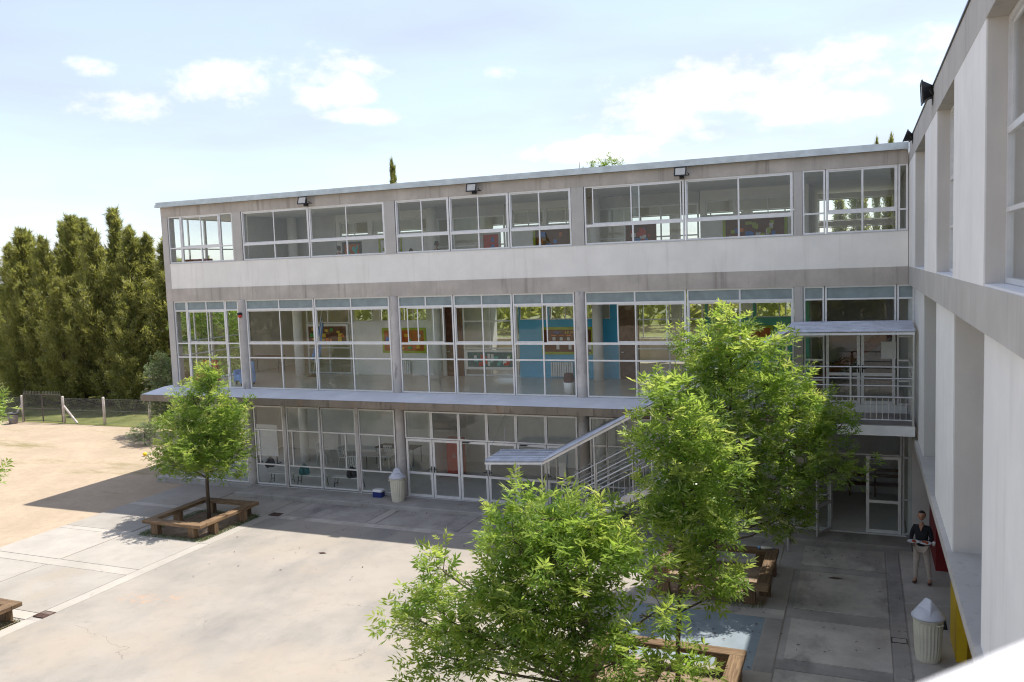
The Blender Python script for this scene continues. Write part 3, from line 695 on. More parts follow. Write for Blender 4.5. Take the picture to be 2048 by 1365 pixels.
def corr(x0, z0, x1, z1, name='roof_sheet', backz=.12):
    """sheet with trapezoid ribs running down the slope; back edge a touch higher"""
    m = SMB(); yy = []; y = YF-.02; st = 0
    pat = [(.10, 0), (.03, .042), (.05, 0), (.03, -.042)]; h = 0
    while y < YK+.02 or (x0 > 20 and y < -.03):
        yy.append((y, h)); d, dh = pat[st % 4]; y += d; h += dh; st += 1
    n = len(yy); span = yy[-1][0]-yy[0][0]
    vs = []
    for (x, z) in ((x0, z0), (x1, z1)):
        vs += [(x, a, z+b_+backz*(a-yy[0][0])/span) for a, b_ in yy]
        vs += [(x, a, z+b_-.006+backz*(a-yy[0][0])/span) for a, b_ in yy]
    fs = [(i, 2*n+i, 2*n+i+1, i+1) for i in range(n-1)] + [(n+i, n+i+1, 3*n+i+1, 3*n+i) for i in range(n-1)]
    fs += [(0, n, 3*n, 2*n), (n-1, 3*n-1, 4*n-1, 2*n-1)[::-1]] + [(i, i+1, n+i+1, n+i) for i in range(n-1)] + [(2*n+i, 3*n+i, 3*n+i+1, 2*n+i+1) for i in range(n-1)]
    m.add(vs, fs); return m.build(name, 'zinc', roof, fix=True)
corr(11.2, 2.12, 13.26, 2.22, backz=.06)
for k in range(4):
    a, b_ = 13.24+k*1.855, 13.24+(k+1)*1.855+.03
    corr(a, 2.23+SL*(a-13.24)+.004*(k % 2), b_, 2.23+SL*(b_-13.24)+.004*(k % 2), backz=.06)
corr(20.64, 6.29, 22.3, 6.30); corr(22.28, 6.305, 23.9, 6.31)
for y in (YF+.01, YK-.02):
    SMB().bar((11.24, y, 2.05), (13.24, y, 2.16), .04, .07).build('edge_beam', 'white_paint', roof)
    SMB().bar((13.24, y, 2.16), (20.66, y, 2.16+SL*7.42), .04, .07).build('edge_beam', 'steel', roof)
SMB().bar((20.66, YF+.01, 6.23), (23.88, YF+.01, 6.25), .04, .06).build('edge_beam', 'white_paint', roof)
SMB().bar((11.24, YF, 2.05), (11.24, YK, 2.09), .04, .06).build('edge_beam', 'white_paint', roof)
for (x, y) in ((13.2, YF+.02), (13.2, YK), (14.95, YF+.02), (14.95, YK), (16.75, YF+.02), (16.75, YK), (18.7, YF+.02), (18.7, YK), (20.64, YF+.02)):
    SMB().tube([(x, y, .0), (x, y, 2.16+SL*(x-13.24))], .03, 8).build('post', 'steel', roof)
SMB().tube([(23.86, YF+.02, 3.74), (23.86, YF+.02, 6.24)], .025, 8).build('post', 'steel', roof)
for p, q in (((11.3, YK, 2.12), (11.2, .0, 3.3)), ((11.24, YF, 2.08), (11.18, .0, 3.3))): SMB().tube([p, q], .006, 5).build('stay_cable', 'steel', roof)

# ------------------------------------------------------------------ floodlights, siren
def flood(label, loc, rz, tilt, group='floodlights under the roof', bd=.24):
    t = thing('floodlight', label, 'floodlight', loc, rz, group)
    Mt = Matrix.Rotation(tilt, 4, 'X')
    def P(m): m.v = [tuple(Mt @ Vector(p)) for p in m.v]; return m
    h = MB(); h.add([(-.17,-.1,-.12),(.17,-.1,-.12),(.17,-.1,.14),(-.17,-.1,.14),(-.1,.07,-.06),(.1,.07,-.06),(.1,.07,.07),(-.1,.07,.07)], [(0,1,2,3),(7,6,5,4),(0,4,5,1),(1,5,6,2),(2,6,7,3),(3,7,4,0)])
    P(h).build('housing', 'black', t, fix=True)
    fr = MB(); fr.box(-.185, .185, -.125, -.1, -.135, -.105); fr.box(-.185, .185, -.125, -.1, .125, .155); fr.box(-.185, -.155, -.125, -.1, -.105, .125); fr.box(.155, .185, -.125, -.1, -.105, .125); P(fr).build('rim', 'black', t)
    P(MB().box(-.155, .155, -.112, -.102, -.105, .125)).build('lens', 'lamp_glass', t)
    MB().tube([(.21,0,0),(.21,bd*.5,-.05),(.21,bd,-.05),(-.21,bd,-.05),(-.21,bd*.5,-.05),(-.21,0,0)], .014, 6).build('bracket', 'black', t)
    MB().box(-.06, .06, .06, .2, -.16, -.07).build('junction_box', 'black', t)
    return t
for x, lb in ((3.56, 'black floodlight on the roof beam, farthest from the wing'), (10.42, 'black floodlight on the roof beam above the three middle windows'), (17.46, 'black floodlight on the roof beam nearest the wing')):
    flood(lb, (x, -.27, 11.06), 0, R(-18))
flood('large looking black floodlight on the wing roof edge, nearer one', (W1-.075, -8.66, 11.36), R(90)-math.pi, R(4), bd=.07).scale = (1.25, 1.0, 1.4)
flood('small looking black floodlight on the wing roof edge beside the corner', (W1-.075, -2.0, 11.36), R(90)-math.pi, R(-22), bd=.07)
si = thing('alarm_siren', 'small red alarm siren on the slim column', 'siren', (.18, -.13, 6.93))
m = MB(); m.lathe([(.09, -.02), (.10, .03), (.075, .07)], 16); m.build('cap', 'black', si, True)
m = MB(); m.lathe([(.04, -.13), (.08, -.09), (.09, -.021)], 16); m.build('lens', 'red_plastic', si, True)
MB().box(-.03, .03, .02, .13, -.05, .03).build('bracket', 'dark_grey', si)

# ------------------------------------------------------------------ planters with bench surrounds
def planter(label, x0, x1, y0, y1, h=.5, solid=False):
    cx, cy_ = (x0+x1)/2, (y0+y1)/2
    t = thing('planter_bench', label, 'bench', (cx, cy_, 0), 0, 'square timber benches round the trees')
    a, b_ = (x1-x0)/2, (y1-y0)/2; wd, th = .30, .11
    def plank(m, axis):    # grain follows the local z of the object
        o = m.build('plank', 'bench_wood', t); return o
    for (u0, u1, v0, v1) in ((-a, a, -b_, -b_+wd), (-a, a, b_-wd, b_), (-a, -a+wd, -b_+wd+.004, b_-wd-.004), (a-wd, a, -b_+wd+.004, b_-wd-.004)):
        L_, Wd = (u1-u0, v1-v0); mx, my = (u0+u1)/2, (v0+v1)/2
        o = MB().cbox(-(min(L_, Wd))/2, min(L_, Wd)/2, -th/2, th/2, -max(L_, Wd)/2, max(L_, Wd)/2, b=.012).build('plank', 'bench_wood', t)
        o.location = (mx, my, h-th/2+rnd.uniform(-.006, .006))
        o.rotation_euler = (0, R(90), 0) if L_ > Wd else (R(90), 0, 0)
        if L_ > Wd:  # lay flat: width along y
            o.rotation_euler = Matrix(((0,0,1),(1,0,0),(0,1,0))).to_euler()
        else: o.rotation_euler = Matrix(((1,0,0),(0,0,-1),(0,1,0))).to_euler()
    for (lx, ly) in ((-a+.45, -b_+.15), (a-.45, -b_+.15), (-a+.45, b_-.15), (a-.45, b_-.15), (-a+.15, 0), (a-.15, -b_+.75), (a-.15, b_-.75)):
        MB().cbox(lx-.14, lx+.14, ly-.10, ly+.10, -.02, h-th-.004, b=.012).build('leg', 'bench_wood', t)
    s = struct(sheet('soil', 'soil', x0+.08, x1-.08, y0+.08, y1-.08, .024))
    return t
planter('weathered timber bench square round the young tree by the building', .55, 3.0, -6.0, -3.1)
planter('timber bench square cut off by the left edge of the picture', .3, 3.15, -15.2, -12.36)
planter('timber bench square in deep shade before the ground floor entrance', 17.5, 20.5, -6.15, -3.2)
planter('sunlit timber bench square at the bottom, spiky plants inside', 17.4, 20.42, -12.75, -9.62)
# grass tufts along the planter edges
def tufts(name, pts, h, n, seed):
    rs = np.random.RandomState(seed); P_ = []; F_ = []
    for (x0, x1, y0, y1) in pts:
        X = rs.uniform(x0, x1, n); Y = rs.uniform(y0, y1, n); A = rs.uniform(0, 6.28, n); H = h*rs.uniform(.4, 1.2, n); B = rs.normal(0, .035, (n, 2))
        for i in range(n):
            c, s_ = math.cos(A[i])*.008, math.sin(A[i])*.008; o = len(P_)
            P_ += [(X[i]-c, Y[i]-s_, .0), (X[i]+c, Y[i]+s_, .0), (X[i]+B[i, 0], Y[i]+B[i, 1], H[i])]; F_.append((o, o+1, o+2))
    me = bpy.data.meshes.new(name); me.from_pydata(P_, [], F_); me.materials.append(MATS['grass_blade'])
    o = bpy.data.objects.new(name, me); COL.objects.link(o); o['kind'] = 'stuff'; tag(o, 'short green grass growing along the bench edges', 'grass'); return o
tufts('grass', [(.42,3.1,-6.15,-5.85), (2.8,3.1,-6.1,-3.2), (.42,.7,-6.1,-3.2), (.5,3,-3.4,-3.05), (2.2,3.1,-13.4,-12.4), (17.6,20.4,-6.3,-5.9), (17.5,20.3,-10.1,-9.8)], .07, 1500, 3)

def litter():
    rs = np.random.RandomState(17); V = []; F = []
    for (x0, x1, y0, y1, n) in ((17.3,20.6,-9.6,-6.3,60), (17.6,20.4,-12.6,-9.8,120), (17.6,20.4,-6.0,-3.3,150), (.6,2.9,-5.9,-3.2,110), (20.9,23.5,-9,-1.5,40), (.3,20,-1.6,-1.22,90), (3.6,12,-9,-3.4,30)):
        for i in range(n):
            x, y, a, l = rs.uniform(x0, x1), rs.uniform(y0, y1), rs.uniform(0, 6.28), rs.uniform(.02, .055); c, s_ = math.cos(a)*l, math.sin(a)*l; o = len(V)
            z = .03 + rs.uniform(0, .008)
            V += [(x-c, y-s_, z), (x+s_*.35, y-c*.35, z+.012), (x+c, y+s_, z+.004), (x-s_*.35, y+c*.35, z+.010)]; F.append((o, o+1, o+2, o+3))
    me = bpy.data.meshes.new('leaf_litter'); me.from_pydata(V, [], F); me.materials.append(MATS['iron_rust']); o = bpy.data.objects.new('leaf_litter', me); COL.objects.link(o); o['kind'] = 'stuff'; tag(o, 'scattered small dry leaves on the paving and soil', 'leaf litter')
litter()
# ------------------------------------------------------------------ trees
def leafmesh(name, pos, dirs, ups, length, mat, parent, seed, nl=7, wide=.27, droop=.35, young=None):
    """compound leaves: nl pointed leaflets along each stalk"""
    rs = np.random.RandomState(seed); n = len(pos)
    d = dirs/np.linalg.norm(dirs, axis=1, keepdims=True)
    s = np.cross(d, ups); s /= (np.linalg.norm(s, axis=1, keepdims=True)+1e-9); u = np.cross(s, d)
    Ls = length*rs.uniform(.65, 1.2, n)
    V = np.zeros((n, nl, 4, 3))
    for k in range(nl):
        if k == nl-1: t, side = .62, 0.
        else: t, side = .22+.40*(k//2)/max(1, (nl-3)/2), (1. if k % 2 else -1.)
        jit = rs.normal(0, .16, (n, 3))
        ld = d*(.55 if side else 1.) + s*side*.85 + jit; ld[:, 2] -= droop*.5
        ld /= np.linalg.norm(ld, axis=1, keepdims=True)
        ln = u + jit*.9 + rs.normal(0, .25, (n, 3)); lw = np.cross(ld, ln); lw /= (np.linalg.norm(lw, axis=1, keepdims=True)+1e-9); ln = np.cross(lw, ld)
        base = pos + d*(Ls*t)[:, None] - np.array([0, 0, 1])*(Ls*droop*t*t)[:, None]
        ll = (Ls*.46*rs.uniform(.8, 1.15, n))[:, None]
        V[:, k, 0] = base; V[:, k, 2] = base + ld*ll
        mid = base + ld*ll*.42
        V[:, k, 1] = mid + lw*ll*wide*.5 + ln*ll*.05; V[:, k, 3] = mid - lw*ll*wide*.5 + ln*ll*.05
    V = V.reshape(-1, 3); nf = n*nl
    idx = np.arange(nf)[:, None]*4 + np.array([[0, 1, 2, 0, 2, 3]])
    me = bpy.data.meshes.new(name)
    me.vertices.add(len(V)); me.vertices.foreach_set('co', V.ravel())
    me.loops.add(nf*6); me.loops.foreach_set('vertex_index', idx.ravel().astype(np.int32))
    me.polygons.add(nf*2); me.polygons.foreach_set('loop_start', np.arange(0, nf*6, 3, dtype=np.int32))
    me.update(calc_edges=True); me.materials.append(MATS[mat])
    if young is not None:
        at = me.attributes.new('young', 'FLOAT', 'POINT'); at.data.foreach_set('value', np.repeat(young, nl*4).astype(np.float32))
    o = bpy.data.objects.new(name, me); COL.objects.link(o); o.parent = parent
    return o
def tree(name, label, base, trunk, blobs, leaf, dens, seed, mat='ash_leaf', r0=.07, per=8, group='young ash trees in the yard', nl=7, cat='tree'):
    """trunk: points above the base; blobs: foliage masses (x, y, z, rx, ry, rz), all in the world"""
    rs = np.random.RandomState(seed); B0 = np.array(base, float)
    t = thing(name, label, cat, base, 0, group)
    tp = [np.array(p, float)-B0 for p in [base]+trunk]
    m = MB(); nseg = len(tp)
    m.tube([tuple(p) for p in tp], [r0*(1-.62*i/(nseg-1)) for i in range(nseg)], 9); m.build('trunk', 'bark', t, True)
    tz = np.array([p[2] for p in tp]); tw = MB(); P_ = []; D_ = []; Y_ = []
    for bl in blobs:
        c = np.array(bl[:3])-B0; rad = np.array(bl[3:])
        hz = max(tz[1]*.55, min(tz[-1]*.97, c[2]-.35*np.hypot(c[0], c[1])-.25))
        st = np.array([np.interp(hz, tz, [p[i] for p in tp]) for i in range(3)])
        midp = st*.45 + c*.55 + np.array([0, 0, -.12]) + rs.normal(0, .06, 3)
        tw.tube([tuple(st), tuple(midp), tuple(c), tuple(c+np.array([0, 0, rad[2]*.6])+rs.normal(0, .08, 3))], [r0*.45, r0*.33, r0*.2, .006], 6)
        n = int(dens*(rad[0]*rad[1]*rad[2])**(2/3.))
        v = rs.normal(size=(n, 3)); v /= np.linalg.norm(v, axis=1, keepdims=True)
        rr = rs.uniform(0, 1, n)**.34*(1+rs.normal(0, .12, n))
        tip = c + v*rad*rr[:, None]
        for i in range(n):
            a = (st*.25+c*.75 if rs.rand() < .5 else c) + rs.normal(0, .12, 3)*rad
            out = tip[i]-a; ln = np.linalg.norm(out)+1e-6; out /= ln
            bent = (a+tip[i])/2 + np.array([0, 0, -.06*ln])
            if i % 2 == 0: tw.tube([tuple(a), tuple(bent), tuple(tip[i])], [.010, .006, .003], 4, cap=False)
            sd_ = out*.7 + np.array([0, 0, .75]); sd_ /= np.linalg.norm(sd_)
            yg = rs.uniform(.2, 1)**1.5
            for j in range(per):
                f = j/(per-1); ang = j*2.4+rs.uniform(0, 1)
                q = rs.normal(size=3); q -= sd_*q.dot(sd_); q /= (np.linalg.norm(q)+1e-6)
                P_.append(tip[i] + sd_*(f-.6)*leaf*1.25 + rs.normal(0, .02, 3)); D_.append(sd_*(.25+.75*f) + q*(1.05-.55*f)); Y_.append(yg*f*f)
    tw.build('branches', 'bark', t)
    P_ = np.array(P_); D_ = np.array(D_); U_ = np.tile(np.array([0, 0, 1.]), (len(P_), 1)) + rs.normal(0, .35, (len(P_), 3))
    leafmesh('crown', P_, D_, U_, leaf, mat, t, seed+1, nl=nl, young=np.array(Y_))
    return t
tree('ash_tree', 'small rounded green tree in the left timber bench before the facade', (1.54, -4.0, 0), [(1.56,-4,1.3), (1.68,-4,2.6), (1.84,-4,3.8), (1.95,-4,5.2)],
     [(1.2,-4.0,2.1,1.2,1.2,.62), (2.6,-4.1,2.3,.85,.95,.62), (.2,-4,2.2,.9,.9,.6), (1.3,-3.7,3.0,1.15,1.1,.6), (2.5,-4,3.2,.85,.9,.6), (.75,-4.1,3.5,.75,.8,.6),
      (2.65,-4,4.0,.65,.75,.5), (1.3,-4.1,4.25,.85,.85,.5), (1.9,-3.9,4.75,.55,.6,.55), (2.0,-4,5.2,.3,.35,.3), (1.9,-4.9,2.6,.9,.7,.7), (1.7,-3.2,2.7,1,.7,.7)], .31, 84, 11)
tree('ash_tree', 'near bushy tree at the bottom centre hiding the court edge', (17.85, -12.4, 0), [(17.75,-12.4,1.2), (17.6,-12.4,2.4), (17.5,-12.4,3.0), (17.45,-12.4,3.6)],
     [(17.2,-12.4,3.75,.9,.9,.5), (18.2,-12.2,3.6,.65,.8,.45), (16.6,-12.5,3.35,.8,.8,.5), (17.6,-12.6,3.2,1.0,1.0,.6), (18.7,-12.4,2.95,.7,.8,.6), (19.3,-12.3,2.3,.3,.45,.35),
      (16.2,-12.6,2.55,.75,.8,.55), (15.1,-12.5,2.6,.35,.45,.5), (17.2,-12.7,2.35,1.0,1.0,.6), (15.2,-12.7,1.75,.75,.75,.5), (14.25,-12.6,1.7,.5,.5,.4), (16.3,-12.8,1.6,1.0,.9,.55),
      (18.1,-12.9,2.1,.75,.8,.6), (17.4,-13.0,1.35,1.0,.8,.5), (18.7,-12.8,1.5,.6,.7,.4), (19.6,-12.5,1.4,.4,.45,.35), (15.2,-12.9,1.1,.7,.7,.4), (17.0,-11.6,3.0,.8,.7,.6)], .38, 60, 23)
tree('ash_tree', 'slim tree with a thin bare trunk rising from the near timber bench', (19.18, -10.45, 0), [(19.2,-10.45,.9), (19.25,-10.45,1.9), (19.35,-10.4,3.2), (19.3,-10.4,4.6), (19.1,-10.4,5.7)],
     [(19.0,-10.4,5.65,.55,.6,.42), (18.9,-10.4,4.95,.55,.65,.45), (19.55,-10.3,5.0,.6,.65,.5), (19.9,-10.3,4.35,.6,.6,.5), (19.1,-10.5,4.2,.6,.7,.5), (18.75,-10.4,3.55,.4,.5,.45), (19.5,-10.4,3.55,.75,.75,.5),
      (20.1,-10.2,3.05,.5,.55,.4), (19.9,-10.5,2.5,.55,.6,.4), (19.35,-10.6,2.75,.5,.6,.4), (20.1,-10.3,2.05,.4,.45,.35)], .36, 68, 37, r0=.055)
tree('ash_tree', 'tallest leafy tree beside the balcony and the stair roof', (19.0, -5.0, 0), [(19.1,-5.05,1.6), (19.35,-5.1,3.2), (19.55,-5.2,4.8), (19.6,-5.2,6.6)],
     [(19.58,-5.25,6.75,0.5,0.81,0.45),(18.88,-5.25,6.3,0.7,1.01,0.5),(20.18,-5.15,6.2,0.75,1.08,0.5),(19.28,-5.25,5.5,1.1,1.49,0.6),(20.68,-5.15,5.4,0.8,1.15,0.55),(18.48,-5.25,5.1,0.6,0.94,0.5),(21.38,-4.95,4.7,0.7,1.01,0.5),(20.18,-5.25,4.6,1.0,1.35,0.6),(22.08,-4.85,4.2,0.6,0.88,0.42),(18.98,-5.35,4.4,0.9,1.22,0.6),(21.08,-5.15,3.8,0.9,1.22,0.5),(19.78,-5.45,3.6,1.1,1.35,0.6),(21.98,-4.85,3.15,0.7,0.94,0.35),(20.68,-5.35,2.9,0.9,1.22,0.5),(18.48,-5.45,3.4,0.8,1.08,0.6),(19.48,-5.55,2.5,1.0,1.22,0.55),(20.68,-5.25,1.95,0.7,0.94,0.4),(21.28,-5.05,2.3,0.5,0.74,0.35),(18.68,-5.55,2.1,0.8,1.08,0.5)], .33, 62, 51)
tree('ash_tree', 'tree mostly out of view whose leafy twigs enter at the left edge', (1.6, -13.8, 0), [(1.6,-13.75,1.5), (1.5,-13.7,3), (1.4,-13.6,5.5)],
     [(1.3,-13.5,5.6,1.1,1.0,.7), (1.2,-13.5,4.6,1.4,1.2,.8), (1.1,-13.4,3.5,1.3,1.2,.6), (1.2,-12.3,5.2,.7,.7,.5), (1.58,-11.45,5.28,.32,.4,.4), (1.0,-12.2,3.6,.7,.7,.4), (1.22,-11.45,3.42,.26,.35,.25)], .34, 60, 67)
tree('small_shrub', 'low reddish green bush behind the young tree on the dirt', (-11.3, 5.7, 0), [(-11.3,5.7,.4), (-11.2,5.7,.9)],
     [(-11.2,5.7,.75,.55,.5,.45), (-11.7,5.7,.45,.5,.5,.35), (-10.7,5.6,.55,.5,.5,.4)], .2, 110, 71, 'shrub_leaf', .03, group=None, cat='shrub')
tree('silver_shrub', 'pale grey green shrub growing past the building corner', (-12.2, 8.6, 0), [(-12.3,8.6,1.0), (-12.4,8.6,2.4), (-12.6,8.6,4.3)],
     [(-12.7,8.6,3.9,.6,.7,.55), (-13.1,8.6,3.1,.8,.8,.6), (-12.0,8.6,3.3,.7,.8,.6), (-12.6,8.7,2.3,1.1,1.0,.7), (-11.5,8.6,2.2,.8,.8,.6), (-12.4,8.6,1.2,1.0,.9,.6), (-13.5,8.6,1.9,.6,.6,.6)], .22, 130, 73, 'shrub_leaf', .05, group=None, cat='shrub')
tree('broadleaf_tree', 'bright green tree seen through the glazed corner of the first floor', (-9.6, 9.6, 0), [(-9.6,9.6,2), (-9.7,9.6,4), (-9.9,9.6,7)],
     [(-9.9,9.6,6.9,1.5,1.5,.9), (-8.6,9.6,5.9,1.5,1.4,1.0), (-11.0,9.6,5.8,1.4,1.4,1.0), (-9.8,9.4,4.9,1.8,1.6,1.0), (-8.4,9.6,4.0,1.2,1.2,.8), (-10.9,9.6,4.0,1.2,1.2,.8)], .34, 55, 79, 'bright_leaf', .10, group=None)
ag = thing('spiky_plant', 'dark spiky rosette plant inside the near sunlit bench', 'plant', (18.75, -10.35, .02))
for k in range(16):
    a = k*2.4; L_ = rnd.uniform(.45, .7); t_ = rnd.uniform(.15, .7); m = MB()
    dx, dy = math.cos(a), math.sin(a); px, py = -dy*.035, dx*.035
    m.add([(dx*.03-px, dy*.03-py, 0), (dx*.03+px, dy*.03+py, 0), (dx*t_*L_*.5+px*.8, dy*t_*L_*.5+py*.8, L_*.55), (dx*t_*L_*.5-px*.8, dy*t_*L_*.5-py*.8, L_*.55), (dx*t_*L_, dy*t_*L_, L_), (dx*(.03+t_*L_*.25), dy*(.03+t_*L_*.25), L_*.26)], [(0,1,5),(1,2,5),(3,0,5),(2,3,5),(3,2,4)])
    m.build('leaf', 'agave_leaf', ag)

# conifers: plumes of fine sprays on a tall stem
def conifer_mesh(seed, H, Rm, n_br=90, per=330, spr=.27, low=.04, slim=1.05):
    """a stem with rising plumes, each plume a tapering brush of fine sprays"""
    rs = np.random.RandomState(seed); P_ = []; D_ = []; br = MB()
    lean = rs.normal(0, .12, 2)
    br.tube([(0, 0, 0), (lean[0]*.5, lean[1]*.5, H*.5), (lean[0], lean[1], H)], [H*.014, H*.009, .015], 7)
    for i in range(n_br):
        f = low + (.97-low)*((i+rs.uniform(0, 1))/n_br)**.95
        z = H*f; rr = Rm*((1-f)**slim)*rs.uniform(.35, 1.25) + .14
        if f < .15: rr *= .75
        a = i*2.4+rs.uniform(-.6, .6); o = np.array([math.cos(a), math.sin(a), 0]); sidev = np.array([-o[1], o[0], 0])
        ln = rr*rs.uniform(.7, 1.5)+.35
        p0 = np.array([lean[0]*f, lean[1]*f, z]); p1 = p0 + o*rr + np.array([0, 0, ln*rs.uniform(.35, .95)])
        bend = p0 + o*rr*.6 + np.array([0, 0, .1*ln])
        br.tube([tuple(p0), tuple(bend), tuple(p1)], [.022, .014, .005], 4, cap=False)
        k = int(per*(.25+.75*min(1, rr/Rm)))
        t = rs.uniform(.12, 1.08, k)**.8; t2 = t[:, None]
        c = (1-t2)**2*p0 + 2*t2*(1-t2)*bend + t2**2*p1
        wdt = (.30*np.minimum(1, rr/1.3)*np.sqrt(np.clip(1.12-t, .02, 1))+.035)[:, None]
        P_.append(c + rs.normal(0, 1, (k, 3))*wdt*np.array([1, 1, .9]) - np.array([0, 0, .12])*wdt)
        D_.append(o*.45 + np.array([0, 0, .8]) + rs.normal(0, .42, (k, 3)))
    k = 220; zz = H*(1-.14*rs.uniform(0, 1, k)); wd_ = (.03+.16*(H-zz)/(H*.14))[:, None]
    P_.append(np.c_[lean[0]+rs.normal(0, 1, k)*wd_[:, 0], lean[1]+rs.normal(0, 1, k)*wd_[:, 0], zz]); D_.append(np.array([0, 0, 1.2])+rs.normal(0, .35, (k, 3)))
    P_ = np.vstack(P_); D_ = np.vstack(D_); D_ /= np.linalg.norm(D_, axis=1, keepdims=True)
    n = len(P_); L_ = spr*rs.uniform(.5, 1.25, n)[:, None]; s = np.cross(D_, rs.normal(size=(n, 3))); s /= np.linalg.norm(s, axis=1, keepdims=True)
    V = np.zeros((n, 2, 3, 3))
    for j in range(2):
        dj = D_ + rs.normal(0, .28, (n, 3)); w_ = .028*rs.uniform(.6, 1.2, n)[:, None]
        V[:, j, 0] = P_ - s*w_; V[:, j, 1] = P_ + s*w_; V[:, j, 2] = P_ + dj*L_
    V = V.reshape(-1, 3); nf = 2*n
    me = bpy.data.meshes.new('crown'); me.vertices.add(len(V)); me.vertices.foreach_set('co', V.ravel())
    me.loops.add(nf*3); me.loops.foreach_set('vertex_index', np.arange(nf*3, dtype=np.int32)); me.polygons.add(nf); me.polygons.foreach_set('loop_start', np.arange(0, nf*3, 3, dtype=np.int32))
    me.update(calc_edges=True); me.materials.append(MATS['conifer_leaf'])
    return me, br
CV = [conifer_mesh(101, 12, 2.5, 105, 330), conifer_mesh(102, 12, 2.1, 100, 310), conifer_mesh(103, 12, 2.8, 110, 340), conifer_mesh(104, 12, .85, 90, 170, .22, slim=.9)]
TRM = []
for me, br in CV:
    t_ = bpy.data.meshes.new('trunk'); t_.from_pydata(br.v, [], br.f); t_.materials.append(MATS['bark']); TRM.append(t_)
def conifer(label, x, y, h, var, wide=1., group='conifers beyond the fence'):
    t = thing('conifer_tree', label, 'tree', (x, y, -.02), rnd.uniform(0, 6.28), group); s = h/12; t.scale = (s*wide, s*wide, s)
    for nm, me in (('trunk', TRM[var]), ('crown', CV[var][0])):
        o = bpy.data.objects.new(nm, me); COL.objects.link(o); o.parent = t
    return t
cons = [
 ('feathery conifer cut by the left edge of the picture', -35.2, 17, 11.5, 0, 1.0), ('olive conifer with a blunt top near the left edge', -32.8, 16.5, 12.5, 2, .95), ('conifer peeping behind the blunt topped one at left', -34.9, 19, 12.4, 1, 1.1),
 ('brownish green conifer above the wire gate', -29.3, 15.5, 11.7, 2, .9), ('conifer behind and right of the brownish one', -30.7, 18, 12.9, 0, .9), ('narrow pointed conifer, left tip of a close pair', -28.4, 17, 13.2, 1, 1.0),
 ('narrow pointed conifer, right tip of a close pair', -30.2, 19.5, 13.2, 1, 1.0), ('bright olive conifer in front of the middle of the row', -24.6, 15.5, 12.0, 2, .95), ('tallest conifer with a thin dark spire', -26.1, 18.5, 13.6, 1, .9),
 ('full conifer right of the tallest spire', -23.0, 16.5, 12.1, 0, 1.0), ('lower conifer behind and right of the spire', -24.7, 19, 11.3, 2, .9), ('conifer between the spire and the building', -21.8, 17.5, 11.6, 0, 1.0), ('last conifer before the building corner', -19.4, 16, 11.1, 1, 1.15),
 ('short conifer low behind the wire gate', -31.0, 14.4, 8.6, 0, 1.1), ('short conifer low in front of the middle', -26.8, 14.2, 8.8, 2, 1.0), ('short conifer low in front of the last ones', -21.0, 14.4, 8.4, 0, 1.1),
 ('low conifer seen through the glazed corner', -17.2, 16.5, 8.2, 0, 1.0), ('second low conifer seen through the glazed corner', -15.0, 18.2, 8.0, 2, .9), ('low conifer hidden mostly by the building corner', -12.6, 18.6, 7.4, 2, .8),
 ('back row conifer at the far left', -38.8, 21.5, 12.2, 2, 1.3), ('back row conifer behind the wire gate', -35.2, 23, 12.6, 0, 1.3), ('back row conifer behind the close pair', -31.6, 23.5, 12.4, 2, 1.3), ('back row conifer behind the spire', -28.0, 23.5, 12.2, 0, 1.3), ('back row conifer behind the last ones', -24.4, 23, 11.4, 2, 1.3)]
for lb, x, y, h, v, wd in cons: conifer(lb, x, y, h*.985 if y < 21 else h*.86, v, wd*1.1)
conifer('lone thin conifer tip above the roof left of the middle floodlight', -1.75, 15.5, 14.6, 3, .42, 'conifer tips above the roof')
conifer('left of the two conifer tips above the roof by the wing', 23.35, 24.0, 14.55, 3, .34, 'conifer tips above the roof'); conifer('right of the two conifer tips above the roof by the wing', 24.1, 24.6, 14.8, 3, .36, 'conifer tips above the roof')
conifer('left conifer seen through the top floor corner windows', 21.6, 19.5, 11.3, 3, 1.0, 'conifers behind the corner'); conifer('second conifer seen through the top floor corner windows', 22.4, 19, 11.8, 3, 1.2, 'conifers behind the corner'); conifer('right conifer seen through the top floor corner windows', 24.1, 18.5, 11.9, 1, .9, 'conifers behind the corner')
tree('poplar_tree', 'thin leafy treetop showing above the roof near the middle', (10.4, 15.2, 0), [(10.4,15.2,5), (10.4,15.2,10), (10.4,15.2,13.3)],
     [(10.4,15.2,12.6,1.3,.9,.9), (9.3,15.2,12.9,.3,.3,.85), (10.0,15.2,13.2,.3,.3,.55), (10.7,15.2,13.35,.35,.3,.5), (11.5,15.2,13.1,.35,.3,.5), (10.4,15.2,11,1.6,1.2,1.2)], .28, 34, 83, 'bright_leaf', .12, group=None)
# wood round the site, read as one mass
def far_wood():
    rs = np.random.RandomState(5); n = 26000
    a = rs.uniform(0, 6.283, n); r = 78 + rs.uniform(0, 14, n); hmax = 6.5 + 2.6*np.sin(a*23)+1.8*np.sin(a*57+1)+1.4*np.sin(a*131)
    z = hmax*rs.uniform(0, 1, n)**.7
    P_ = np.c_[r*np.cos(a)+5, r*np.sin(a)-5, z]; V = np.zeros((n, 3, 3))
    for j in range(3): V[:, j] = P_ + rs.normal(0, .75, (n, 3))
    me = bpy.data.meshes.new('far_wood'); me.from_pydata(V.reshape(-1, 3).tolist(), [], np.arange(n*3).reshape(-1, 3).tolist()); me.materials.append(MATS['conifer_leaf'])
    o = bpy.data.objects.new('far_wood', me); COL.objects.link(o); o['kind'] = 'stuff'; tag(o, 'distant belt of dark trees round the grounds', 'trees')
far_wood()
